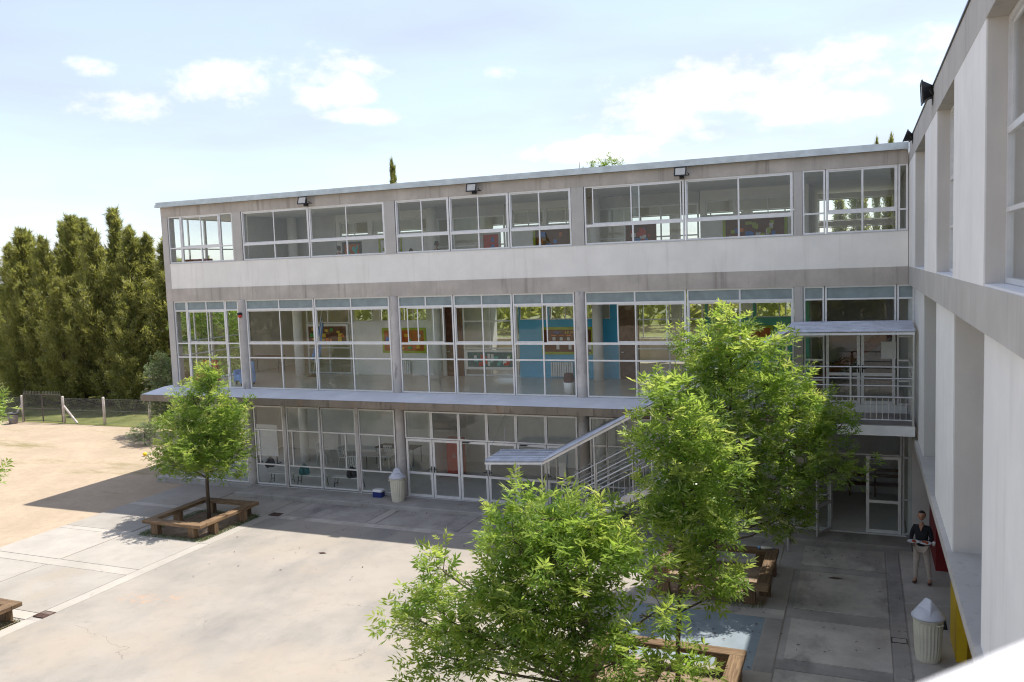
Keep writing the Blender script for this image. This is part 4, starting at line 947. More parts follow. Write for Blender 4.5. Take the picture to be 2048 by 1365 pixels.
# undergrowth behind the fence
def undergrowth():
    rs = np.random.RandomState(9); n = 2600
    P_ = np.c_[rs.uniform(-40, -13, n), rs.uniform(13.0, 24, n), rs.uniform(0, 1, n)**1.6*2.6]; D_ = rs.normal(size=(n, 3)); D_[:, 2] += .8
    o = leafmesh('undergrowth', P_, D_, np.tile([0, 0, 1.], (n, 1)), .5, 'conifer_leaf', None, 91); o['kind'] = 'stuff'; tag(o, 'dark tangled undergrowth beneath the conifers', 'undergrowth')
undergrowth()
ho = thing('house', 'pale low house glimpsed between the conifer trunks', 'house', (-29, 27, 0))
MB().box(-8, 9, -3, 3, 0, 2.6).build('wall', 'house_wall', ho)
MB().prism([(-3.6, 2.5), (0, 4.3), (3.6, 2.5)], 'x', -8.5, 9.5).build('roof', 'house_roof', ho, fix=True)
for x in (-6, -2, 3, 6.5): MB().box(x, x+1.3, -3.03, -2.99, 1.0, 2.0).build('window', 'dark_grey', ho)
MB().box(.2, 1.2, -3.03, -2.99, 0, 2.1).build('door', 'dark_wood', ho)

# ------------------------------------------------------------------ fence
fn = thing('wire_fence', 'chain link fence on pale concrete posts at the edge of the dirt field', 'fence', (-14, 9.8, 0))
class FMB(LMB): org = Vector((-14, 9.8, 0))
fy = lambda x: 9.55 + (x+25.2)*.055
px_ = [-25.05, -21.8, -18.7, -15.35, -12.0, -8.6, -5.2, -28.4, -31.7, -35.0, -38.3]
for x in px_:
    m = FMB(); m.lathe([(.085, -.1), (.075, 1.58), (.06, 1.63)], 10, (x, fy(x))); m.build('post', 'post_concrete', fn, True)
for x, d in ((-21.8, 1.0), (-25.05, -.95)): FMB().bar((x+.05*d, fy(x), 1.05), (x+d*1.0, fy(x+d), .02), .09, .09).build('brace', 'post_concrete', fn)
def chain(x0, x1, z1):
    m = FMB(); s = .085; h = z1-.05; n = int((x1-x0+h)/s); wv = .0036
    for k in range(n):
        for sg in (1, -1):
            a = x0 - h + k*s if sg > 0 else x0 + k*s
            t0, t1 = 0., h
            xa, xb = a, a + sg*h
            # clip to the bay
            pts = []
            for t in (0., h): pts.append((a+sg*t, .05+t))
            (xa, za), (xb, zb) = pts
            if max(xa, xb) <= x0 or min(xa, xb) >= x1: continue
            def cl(xq): return za + (xq-xa)*(zb-za)/(xb-xa)
            lo, hi = max(x0, min(xa, xb)), min(x1, max(xa, xb)); p = (lo, cl(lo)); q = (hi, cl(hi))
            m.add([(p[0]-wv, fy(p[0]), p[1]), (p[0]+wv, fy(p[0]), p[1]), (q[0]+wv, fy(q[0]), q[1]), (q[0]-wv, fy(q[0]), q[1])], [(0,1,2,3)])
    for z in (.06, .8, z1): m.tube([(x0, fy(x0), z), (x1, fy(x1), z)], .004, 4)
    o = m.build('wire_mesh', 'wire', fn); o['kind'] = 'stuff'; return o
xs = sorted(px_)
for a, b_ in zip(xs[:-1], xs[1:]):
    if abs(a+25.05) > .01: chain(a, b_, 1.5)
ga = thing('wire_gate', 'double wire mesh gate with a spiked top rail between two posts', 'gate', (-23.4, 9.65, 0))
class GMB(LMB): org = Vector((-23.4, 9.65, 0))
for (a, b_) in ((-24.93, -23.45), (-23.4, -21.92)):
    m = GMB()
    for z in (.1, .85, 1.72): m.tube([(a, fy(a)-.02, z), (b_, fy(b_)-.02, z)], .02, 6)
    for x in (a, b_): m.tube([(x, fy(x)-.02, .05), (x, fy(x)-.02, 1.74)], .024, 6)
    lf = m.build('leaf', 'rust_wire', ga)
    m = GMB()
    for x in np.arange(a+.08, b_, .12): m.tube([(x, fy(x)-.02, 1.72), (x+rnd.uniform(-.02, .02), fy(x)-.02, 1.92)], .009, 5)
    m.build('spikes', 'wire', lf)
    m = GMB()
    for k in range(60):
        for sg in (1, -1):
            x = a-1.6+k*.085; p, q = ((x, .1), (x+1.6, 1.7)) if sg > 0 else ((x+1.6, .1), (x, 1.7))
            lo, hi = max(a, min(p[0], q[0])), min(b_, max(p[0], q[0]))
            if hi <= lo: continue
            f = lambda xq: p[1]+(xq-p[0])*(q[1]-p[1])/(q[0]-p[0])
            m.add([(lo-.0035, fy(lo)-.02, f(lo)), (lo+.0035, fy(lo)-.02, f(lo)), (hi+.0035, fy(hi)-.02, f(hi)), (hi-.0035, fy(hi)-.02, f(hi))], [(0,1,2,3)])
    o = m.build('wire_mesh', 'wire', lf); o['kind'] = 'stuff'
gb = thing('waste_bin', 'small grey plastic bin standing by the wire gate', 'bin', (-25.2, 9.0, -.02))
m = MB(); m.lathe([(.24, 0), (.30, .62), (.30, .63)], 20); m.build('body', 'grey_plastic', gb, True)
m = MB(); m.lathe([(.335, .56), (.34, .62), (.335, .68), (.29, .68), (.28, .62)], 20); m.build('rim', 'dark_grey', gb, True)
tag(MB().lathe([(.02, -.1), (.085, -.055), (.105, 0), (.085, .06), (.02, .1)], 16).build('ball', 'yellow_ball', None, True), 'small yellow ball lying on the sunny dirt', 'ball').location = (-9.23, 3.67, .085)

# ------------------------------------------------------------------ lidded bins
def lid_bin(label, loc, s=1., rz=0):
    t = thing('waste_bin', label, 'bin', loc, rz, 'cream bins with peaked lids'); t.scale = (s, s, s)
    n = 48; m = MB(); m.lathe([(.215, 0), (.222, .03), (.235, .2), (.262, .72), (.268, .80), (.285, .82), (.285, .86), (.265, .865)], n, flute=.0055, fl_range=(2, 3)); m.build('body', 'cream_plastic', t)
    for sg in (1, -1):
        m = MB(); m.tube([(sg*.27, -.07, .79), (sg*.32, -.05, .785), (sg*.32, .05, .785), (sg*.27, .07, .79)], .014, 6); m.build('handle', 'cream_plastic', t)
    m = MB(); m.lathe([(.30, .855), (.305, .885), (.285, .905), (.25, .955), (.20, 1.01), (.15, 1.045)], 32); l = m.build('lid', 'lid_plastic', t, True)
    # peaked swing flaps
    v = [(-.21,-.17,.94),(.21,-.17,.94),(.21,.17,.94),(-.21,.17,.94),(-.07,0,1.23),(.07,0,1.23)]
    m = MB(); m.add([(a*1.02, b_*1.05, z) for a, b_, z in v], [(3,2,1,0),(0,1,5,4),(2,3,4,5),(1,2,5),(3,0,4)]); fo = m.build('flap', 'lid_plastic', l)
    bm = bmesh.new(); bm.from_mesh(fo.data); bmesh.ops.bevel(bm, geom=list(bm.edges), offset=.03, segments=3, affect='EDGES', profile=.5); bm.to_mesh(fo.data); bm.free()
    fo.data.polygons.foreach_set('use_smooth', [True]*len(fo.data.polygons))
    return t
lid_bin('cream bin with a peaked lid on the walkway by the round column', (7.15, -.62, .15), 1.0, .6)
lid_bin('cream ribbed bin with a grey peaked lid at the bottom right', (23.84, -7.88, .012), 1.06, 2.3)
cb = thing('cool_box', 'small navy and white cool box on the walkway before the glass', 'cool box', (6.15, -.3, .15))
MB().cbox(-.19, .19, -.13, .13, 0, .2, b=.02).build('body', 'navy', cb); MB().cbox(-.195, .195, -.135, .135, .2, .29, b=.025).build('lid', 'white_paint', cb)
tag(MB().box(24.0, 24.34, -6.25, -5.75, .014, .03).build('door_mat', 'mat_black'), 'black mat on the floor behind the ribbed bin', 'mat')
for x, y, w_, d, lb in ((3.28, -3.0, .42, .3, 'rusty square drain grate by the timber bench in the shade'), (3.12, -12.1, .4, .36, 'rusty drain grate in the sun by the cut off bench')):
    t = thing('drain_grate', lb, 'drain', (x+w_/2, y+d/2, .018), 0, 'drain grates')
    m = MB(); m.box(-w_/2, w_/2, -d/2, -d/2+.02, -.01, .008); m.box(-w_/2, w_/2, d/2-.02, d/2, -.01, .008); m.box(-w_/2, -w_/2+.02, -d/2+.02, d/2-.02, -.01, .008); m.box(w_/2-.02, w_/2, -d/2+.02, d/2-.02, -.01, .008); m.build('frame', 'iron_rust', t)
    MB().box(-w_/2+.02, w_/2-.02, -d/2+.02, d/2-.02, -.012, -.004).build('pit', 'drain_iron', t)
    for k in range(7):
        xx = -w_/2+.05+k*(w_-.1)/6; MB().box(xx-.012, xx+.012, -d/2+.02, d/2-.02, -.004, .006).build('bar', 'iron_rust', t)
t = thing('drain_cover', 'small framed drain cover in the shaded yard by the ribbed bin', 'drain', (23.33, -7.15, .018))
m = MB()
for a in ((-.16,.16,-.13,-.11), (-.16,.16,.11,.13), (-.16,-.14,-.11,.11), (.14,.16,-.11,.11)): m.box(*a, -.01, .006)
m.build('frame', 'drain_iron', t); MB().box(-.14, .14, -.11, .11, -.01, .002).build('plate', 'yard_dark', t)
bo = thing('bottle', 'clear plastic bottle with a blue cap lying on the shaded bench', 'bottle', (20.2, -3.36, .54), R(8))
m = MB(); m.tube([(-.16,0,.0),(.07,0,0),(.12,0,0),(.15,0,0)], [.042,.042,.02,.016], 12); m.build('body', 'lamp_glass', bo, True); m = MB(); m.tube([(-.24,0,0),(-.17,0,0)], [.04, .04], 10); m.build('sleeve', 'cloth_blue', bo, True); m = MB(); m.tube([(.15,0,0),(.18,0,0)], .02, 10); m.build('cap', 'paper_blue', bo, True)
lf = MB(); lf.add([(-.16,0,.0),(0,.05,.03),(.17,.02,.01),(0,-.05,.02)], [(0,1,2,3)]); o = lf.build('dry_leaf', 'iron_rust'); o.location = (7.55, -5.9, .016); tag(o, 'curled brown dry leaf on the sunny court', 'leaf')
lf = MB(); lf.add([(-.2,0,.01),(-.05,.07,.03),(.2,.04,.015),(.05,-.04,.025)], [(0,1,2,3)]); o = lf.build('dry_leaf', 'iron_rust'); o.location = (21.95, -3.75, .016); tag(o, 'brown dry leaf on the shaded yard slab', 'leaf')
# white sill in the near corner, where the photographer leans out
sl_ = tag(MB().cbox(-.55, .55, -.17, .17, -.05, .05, b=.025).build('window_sill', 'sill_white'), 'bright white sill close to the lens in the bottom right corner', 'sill')
sl_.location = (22.819, -25.641, 7.862); sl_.rotation_euler = (0, 0, math.atan2(.16, .13))

# ------------------------------------------------------------------ things inside
def noticeboard(label, x0, x1, z0, z1, base, y=4.5, frame='lime', papers=(), seed=1, n=12):
    t = thing('notice_board', label, 'notice board', ((x0+x1)/2, y, z0), 0, 'notice boards in the corridors')
    a, h = (x1-x0)/2, z1-z0; fw = .1
    MB().box(-a+fw, a-fw, -.025, -.003, fw, h-fw).build('panel', base, t)
    for b_ in ((-a, a, 0, fw), (-a, a, h-fw, h), (-a, -a+fw, fw, h-fw), (a-fw, a, fw, h-fw)): MB().box(b_[0], b_[1], -.04, -.002, b_[2], b_[3]).build('frame', frame, t)
    r_ = random.Random(seed)
    for k in range(n):
        w_, hh = r_.uniform(.1, .24), r_.uniform(.09, .2); x = r_.uniform(-a+.14, a-.16-w_); z = r_.uniform(.13, h-.16-hh)
        MB().box(x, x+w_, -.032-.0006*k, -.0305-.0006*k, z, z+hh).build('paper', r_.choice(papers), t)
    return t
noticeboard('lime framed first floor board with rainbow pictures on the white wall', 3.75, 5.85, 4.94, 6.0, 'board_orange', papers=('paper_yellow','paper_green','paper_blue','paper_red','paper_white'), seed=4, n=16)
nb = noticeboard('lime framed brown board with lettering on the blue wall', 10.97, 13.09, 4.92, 5.99, 'board_brown', papers=('paper_white','paper_white','paper_orange'), seed=6, n=0)
for k, x in enumerate((-.55, -.25, .05, .36)):
    MB().cbox(x-.06, x+.06, -.034, -.026, .55, .68, b=.02).build('paper', 'paper_white', nb); MB().box(x-.1, x+.1, -.034, -.026, .72, .76).build('caption', 'paper_orange', nb)
for x in (-.4, .1, .9): MB().box(x-.06, x+.06, -.034, -.026, .2, .42).build('paper', 'paper_white', nb)
def lettering(txt, x, z, size, mat, parent):
    cu = bpy.data.curves.new('lettering', 'FONT'); cu.body = txt; cu.size = size; cu.extrude = .003; cu.resolution_u = 2
    to = bpy.data.objects.new('tmp', cu); COL.objects.link(to); bpy.context.view_layer.update()
    me = bpy.data.meshes.new_from_object(to.evaluated_get(bpy.context.evaluated_depsgraph_get())); bpy.data.objects.remove(to)
    me.materials.clear(); me.materials.append(MATS[mat]); o = bpy.data.objects.new('lettering', me); COL.objects.link(o); o.parent = parent; o.location = (x, -.034, z); o.rotation_euler = (R(90), 0, 0)
lettering('VERY', -.58, .80, .15, 'paper_blue', nb); lettering('HUNGRY', -.1, .79, .19, 'paper_yellow', nb)
noticeboard('red and orange board on the green wall behind the tallest tree', 17.6, 19.7, 4.94, 6.0, 'board_orange', papers=('paper_red','paper_yellow','paper_orange'), seed=8, n=14)
noticeboard('top floor brown board with an orange picture above the middle bay', 10.75, 12.35, 8.95, 9.86, 'board_brown', papers=('paper_orange','board_orange','paper_blue'), seed=9, n=8)
noticeboard('top floor board crowded with blue and orange cards near the wing', 18.0, 20.2, 8.9, 9.86, 'board_brown', papers=('paper_orange','lime','paper_blue','paper_white','lime'), seed=10, n=18)
noticeboard('top floor board with red and blue drawings beside the glass partition', 14.45, 15.6, 8.9, 9.82, 'board_brown', papers=('paper_red','paper_blue','paper_white'), seed=12, n=12, frame='board_brown')
noticeboard('top floor board with teal and orange halves near the left end', 2.0, 2.95, 8.9, 9.7, 'board_orange', papers=('paper_teal','paper_teal','paper_orange'), seed=13, n=5, frame='dark_grey')
noticeboard('narrow lime board at the top floor column', 3.8, 4.9, 8.9, 9.8, 'inner_white', papers=('paper_white','lime'), seed=14, n=4)
noticeboard('top floor poster in blue and red bands behind the middle window', 8.55, 9.4, 8.9, 9.8, 'paper_red', papers=('paper_blue',), seed=15, n=3, frame='inner_grey', y=4.45)
noticeboard('autumn leaf collage on the first floor glass partition', -.05, 2.1, 5.3, 6.2, 'board_brown', papers=('paper_yellow','paper_orange','paper_green','paper_yellow'), seed=16, n=22, frame='inner_white', y=4.44)
noticeboard('green and red paper collage low on the first floor glass', 7.65, 9.85, 4.3, 5.1, 'cloth_teal', papers=('paper_green','paper_white','paper_red','paper_teal'), seed=17, n=20, frame='inner_white', y=4.44)
def radiator(label, x0, x1, z0):
    t = thing('radiator', label, 'radiator', ((x0+x1)/2, 4.4, z0), 0, 'corridor radiators'); a = (x1-x0)/2; n = int((x1-x0)/.085)
    for k in range(n):
        x = -a + (k+.5)*2*a/n; MB().cbox(x-.036, x+.036, -.04, .04, 0, .58, b=.012).build('fin', 'white_paint', t)
    MB().box(-a, a, .0, .03, .06, .1).build('pipe', 'white_paint', t); MB().box(-a, a, .0, .03, .48, .52).build('pipe', 'white_paint', t)
radiator('white column radiator on the blue first floor wall', 11.33, 12.26, 4.06); radiator('white column radiator on the white first floor wall', 4.4, 5.1, 4.06)
def table(label, loc, rz, lx, ly, h, top, leg, group):
    t = thing('table', label, 'table', loc, rz, group)
    MB().cbox(-lx/2, lx/2, -ly/2, ly/2, h-.03, h, b=.008).build('table_top', top, t)
    for sx in (-1, 1):
        for sy in (-1, 1): MB().tube([(sx*(lx/2-.05), sy*(ly/2-.05), 0), (sx*(lx/2-.05), sy*(ly/2-.05), h-.03)], .016, 8).build('leg', leg, t)
    return t
table('thin legged brown table inside the first floor left room', (-2.4, 4.6, 4.004), .1, 1.5, .6, .76, 'dark_wood', 'dark_grey', None)
table('white topped table with chairs in the ground floor room', (4.1, 3.1, .153), .05, 1.6, .8, .74, 'white_paint', 'dark_grey', None)
table('dark table behind the white one on the ground floor', (4.2, 4.6, .153), 0, 1.9, .8, .76, 'dark_grey', 'dark_grey', None)
def pchair(label, loc, rz):
    t = thing('plastic_chair', label, 'chair', loc, rz, 'white plastic chairs')
    m = MB(); m.add([(-.21,-.2,.43),(.21,-.2,.43),(.19,.2,.41),(-.19,.2,.41),(-.21,-.2,.455),(.21,-.2,.455),(.19,.2,.435),(-.19,.2,.435)], [(3,2,1,0),(4,5,6,7),(0,1,5,4),(1,2,6,5),(2,3,7,6),(3,0,4,7)]); m.build('seat', 'white_paint', t)
    for sx in (-1, 1):
        MB().tube([(sx*.24,-.24,0),(sx*.19,-.19,.44)], [.018,.022], 6).build('leg', 'white_paint', t)
        MB().tube([(sx*.22,.27,0),(sx*.18,.19,.42),(sx*.19,.27,.86)], [.018,.022,.018], 6).build('leg', 'white_paint', t)
        MB().tube([(sx*.19,-.18,.44),(sx*.25,-.15,.64),(sx*.24,.24,.66)], .018, 6).build('armrest', 'white_paint', t)
    m = MB(); m.bar((-.19,.27,.84), (.19,.27,.84), .03, .06); 
    for x in (-.1, 0, .1): m.bar((x,.2,.44), (x,.27,.82), .06, .018, (0, 1, 0))
    m.build('backrest', 'white_paint', t); return t
pchair('white plastic chair beside the white inner column', (.95, 3.75, .153), R(100)); pchair('white plastic chair left of the white table', (2.25, 3.5, .153), R(75)); pchair('white plastic chair pulled out before the white table', (3.5, 2.3, .153), R(190)); pchair('white plastic chair at the right end of the white table', (5.4, 3.0, .153), R(-80)); pchair('white plastic chair between the two ground floor tables', (4.0, 3.85, .153), R(10))
def low_bench(label, x0, x1, y):
    t = thing('low_bench', label, 'bench', ((x0+x1)/2, y, .153), R(2), 'low white benches behind the glass'); a = (x1-x0)/2
    MB().cbox(-a, a, -.16, .16, .38, .41, b=.008).build('seat', 'white_paint', t)
    for sx in (-1, 1):
        for sy in (-1, 1): MB().tube([(sx*(a-.1), sy*.12, 0), (sx*(a-.15), sy*.1, .38)], .014, 6).build('leg', 'dark_grey', t)
        MB().tube([(sx*(a-.12), -.11, .14), (sx*(a-.12), .11, .14)], .011, 6).build('stretcher', 'dark_grey', t)
low_bench('low white bench behind the leftmost ground floor pane', .62, 1.78, .55); low_bench('low white bench with a teal bag behind the glass', 1.95, 3.4, .52); low_bench('low white bench carrying a black backpack behind the glass', 3.6, 5.0, .6)
def backpack(label, loc, mat, s=1.):
    t = thing('backpack', label, 'bag', loc); m = MB()
    m.tube([(0,0,0),(0,0,.06),(0,0,.2),(0,0,.32),(0,0,.38)], [.16*s,.20*s,.19*s,.14*s,.05*s], 14); o = m.build('body', mat, t, True); o.scale = (1.15, .75, 1)
    MB().tube([(-.05,0,.36),(-.04,0,.43),(.04,0,.43),(.05,0,.36)], .012, 6).build('handle', mat, t); m = MB(); m.tube([(0,-.13,.06),(0,-.17,.1),(0,-.16,.2),(0,-.12,.23)], [.1,.12,.11,.07], 10); m.build('pocket', mat, t, True)
backpack('black backpack on the right low bench', (4.45, .58, .565), 'black'); backpack('teal bag on the middle low bench', (2.3, .52, .565), 'cloth_teal'); backpack('dark round bag hanging by the slim column inside', (.62, .6, .75), 'dark_grey', .9)
pn = thing('white_panel', 'tall white board standing in the ground floor room behind the first pane', 'panel', (-1.6, 3.2, .153))
MB().cbox(-.6, .6, -.025, .025, .35, 1.75, b=.01).build('board', 'paper_white', pn)
for sx in (-1, 1): MB().bar((sx*.5, 0, 0), (sx*.5, 0, .4), .04, .04, (0, 1, 0)).build('stand', 'dark_grey', pn); MB().bar((sx*.5, -.25, .02), (sx*.5, .25, .02), .04, .04).build('foot', 'dark_grey', pn)
rd = thing('red_cabinet', 'red cabinet standing in the ground floor hall behind the doors', 'cabinet', (7.5, 3.5, .153))
MB().cbox(-.33, .33, -.18, .18, .06, 1.5, b=.012).build('body', 'red_plastic', rd); MB().box(-.3, .3, -.16, .16, 0, .06).build('plinth', 'dark_grey', rd)
for sx in (-1, 1): o = MB().box(.005 if sx > 0 else -.325, .325 if sx > 0 else -.005, -.196, -.181, .08, 1.48).build('door', 'red_plastic', rd); MB().box(sx*.04-.012, sx*.04+.012, -.215, -.196, .72, .88).build('handle', 'steel', o)
# flag on a leaning pole
fg = thing('flag', 'light blue and white flag hanging from a leaning pole indoors', 'flag', (.9, 3.6, 4.004))
MB().tube([(-.15,0,0),(.5,0,2.9)], .016, 8).build('pole', 'white_paint', fg); m = MB(); m.lathe([(.2,0),(.2,.03),(.04,.1)], 16, (-.15, 0)); m.build('stand', 'dark_wood', fg)
for k, mt in enumerate(('cloth_blue', 'paper_white', 'cloth_blue')):
    m = MB(); n = 10; vs = []
    for i in range(n+1):
        f = i/n; z = 2.5-1.75*f
        for j in range(5):
            u = (k+j/4)/3; wob = .05*math.sin(u*17+f*3)
            vs.append((.42-.42*f*.9+u*(.10+.30*f**.8)-.25*f, wob, z-.25*u))
    m.add(vs, [(i*5+j, i*5+j+1, (i+1)*5+j+1, (i+1)*5+j) for i in range(n) for j in range(4)]); o = m.build('stripe', mt, fg, True)
    sm = o.modifiers.new('thick', 'SOLIDIFY'); sm.thickness = .004
def armchair(label, loc, rz, mat, nm='armchair'):
    t = thing(nm, label, 'armchair', loc, rz)
    MB().cbox(-.3, .3, -.3, .3, .18, .42, b=.05).build('seat', mat, t); MB().cbox(-.32, .32, .22, .36, .2, .95, b=.05).build('backrest', mat, t)
    for sx in (-1, 1): MB().cbox(sx*.36-.07, sx*.36+.07, -.3, .33, .1, .6, b=.04).build('armrest', mat, t); MB().box(sx*.3-.03, sx*.3+.03, -.26, -.2, 0, .18).build('leg', 'dark_grey', t); MB().box(sx*.3-.03, sx*.3+.03, .24, .3, 0, .18).build('leg', 'dark_grey', t)
armchair('red armchair inside the first floor glazed corner', (-2.7, 1.1, 4.004), R(20), 'red_plastic'); armchair('blue cloth covered armchair in the first floor corner', (-.75, 1.0, 4.004), R(-30), 'cloth_blue')
for x, lb in ((-2.8, 'left of two dark red boxes on the top floor sill'), (-2.15, 'right of two dark red boxes on the top floor sill')):
    t = thing('storage_box', lb, 'box', (x, .75, 7.99), 0, 'dark red boxes'); MB().cbox(-.25, .25, -.16, .16, 0, 1.1, b=.02).build('body', 'red_wall', t); MB().cbox(-.265, .265, -.175, .175, 1.1, 1.18, b=.02).build('lid', 'red_wall', t)
pb = thing('paper_bin', 'white bin with a brown bag behind the first floor glass', 'bin', (13.35, .6, 4.004)); m = MB(); m.lathe([(.15,0),(.19,.38),(.18,.4)], 16); m.build('body', 'white_paint', pb, True); m = MB(); m.lathe([(.16,.38),(.2,.5),(.15,.7),(.05,.72)], 10); m.build('bag', 'shoe_brown', pb, True)
ib = thing('wall_bench', 'dark wooden bench against the far wall inside the entrance', 'bench', (23.0, 4.2, .153)); MB().cbox(-.9, .9, -.2, .2, .40, .45, b=.01).build('seat', 'dark_wood', ib)
for z in (.62, .82): MB().box(-.9, .9, .17, .2, z, z+.1).build('back_slat', 'dark_wood', ib)
for x in (-.8, 0, .8): MB().box(x-.03, x+.03, -.17, -.11, 0, .4).build('leg', 'dark_wood', ib); MB().box(x-.03, x+.03, .12, .17, 0, .95).build('leg', 'dark_wood', ib)
tag(MB().box(23.1, 23.5, -.002, .012, 5.35, 5.85).build('paper_notice', 'paper_white'), 'white paper notice on the balcony door', 'notice')
tag(MB().box(13.1, 13.35, .008, .024, 1.25, 1.75).build('paper_notice', 'paper_white'), 'white paper notice on the rightmost ground floor door leaf', 'notice')
ins = thing('indoor_stair', 'dark indoor flight of steps behind the balcony doors', 'staircase', (22.3, 5.0, 4.004))
for k in range(12): MB().box(-1.2+k*.24, -.9+k*.24, -.6, .6, .17*k+.12, .17*k+.17).build('tread', 'dark_wood', ins)
for sy in (-.58, .58): MB().bar((-1.2, sy, .02), (1.75, sy, 2.1), .05, .25).build('stringer', 'board_brown', ins)

# ------------------------------------------------------------------ people
def skin(name, pts, edges, mat, parent, sub=2):
    """pts: {key: (x, y, z, rx, ry)}; one continuous limb-and-trunk surface grown along the edges"""
    keys = list(pts); me = bpy.data.meshes.new(name); me.from_pydata([pts[k][:3] for k in keys], [(keys.index(a), keys.index(b)) for a, b in edges], [])
    o = bpy.data.objects.new(name, me); COL.objects.link(o); o.parent = parent
    o.modifiers.new('skin', 'SKIN')
    for i, k in enumerate(keys):
        d = me.skin_vertices[0].data[i]; d.radius = (pts[k][3], pts[k][4]); d.use_root = (i == 0)
    s = o.modifiers.new('sub', 'SUBSURF'); s.levels = sub; s.render_levels = sub
    me.materials.append(MATS[mat]); o.modifiers['skin'].use_smooth_shade = True
    return o
def head(parent, z, h, mat='skin', hairlen=.1, dx=0.):
    """face looking to -y; h = head height"""
    c = Vector((dx, -.01, z)); s = h/2
    def ell(n, m_, f, off=(0, 0, 0)):
        mb = MB(); vs = []
        for j in range(m_+1):
            th = math.pi*j/m_
            for k in range(n):
                ph = 2*math.pi*k/n; p = Vector((math.sin(th)*math.cos(ph), math.sin(th)*math.sin(ph), math.cos(th))); p = f(p); vs.append(tuple(c+Vector(off)+p))
        mb.add(vs, [(j*n+k, (j+1)*n+k, (j+1)*n+(k+1) % n, j*n+(k+1) % n) for j in range(m_) for k in range(n)]); return mb
    def face(p):
        q = Vector((p.x*s*.72, p.y*s*.84, p.z*s))
        if p.z < -.1: q.x *= 1-.28*(-p.z-.1); q.y -= .012*(-p.z)
        if abs(p.x) < .28 and p.y < -.6 and -.45 < p.z < .12: q.y -= .016*(1-abs(p.x)/.28)
        return q
    hd = ell(20, 14, face).build('head', mat, parent, True)
    for sx in (-1, 1):
        MB().lathe([(.004, -.006), (.010, 0), (.004, .006)], 8, (c.x+sx*s*.30, c.y-s*.76)).build('eye', 'black', hd).location.z = c.z+.0
        m = MB(); m.lathe([(.006, -.03), (.014, 0), (.006, .03)], 8, (c.x+sx*s*.72, c.y)); m.build('ear', mat, hd).location.z = c.z-.01
    MB().box(c.x-.025, c.x+.025, c.y-s*.80, c.y-s*.74, c.z-s*.52, c.z-s*.46).build('mouth', 'paper_red', hd)
    def hair(p):
        q = Vector((p.x*s*.80, p.y*s*.90+.012, p.z*s*1.05+.004))
        if p.y < .12 and p.z < .5: q.y = max(q.y, .0+.02); q.x *= .98
        if p.z < -.35: q.z = -.35*s - hairlen*(-p.z-.35); q.y = max(q.y, .045)
        return q
    ell(20, 14, hair).build('hair', 'hair', parent, True)
def hand(parent, w_, d, s=1.):
    """palm and five unequal, bent fingers; w_ = wrist, d = +1 left / -1 right, fingers forward (-y)"""
    x, y, z = w_; P_ = {'w': (x, y, z, .022, .016), 'p': (x-d*.004, y-.045, z, .034, .014), 'k': (x-d*.008, y-.08, z, .034, .013)}; E_ = [('w', 'p'), ('p', 'k')]
    for i, (off, ln) in enumerate(((-.03, .055), (-.01, .072), (.01, .066), (.03, .050))):
        a, b_, c = f'a{i}', f'b{i}', f'c{i}'
        P_[a] = (x-d*.008+off, y-.10, z, .0085, .0085); P_[b_] = (x-d*.008+off, y-.10-ln*.6, z-.006, .008, .008); P_[c] = (x-d*.008+off*.9, y-.10-ln, z+.012, .007, .007); E_ += [('k', a), (a, b_), (b_, c)]
    P_['t1'] = (x-d*.045, y-.045, z+.012, .010, .010); P_['t2'] = (x-d*.055, y-.08, z+.03, .008, .008); E_ += [('p', 't1'), ('t1', 't2')]
    skin('hand', P_, E_, 'skin', parent, 1)
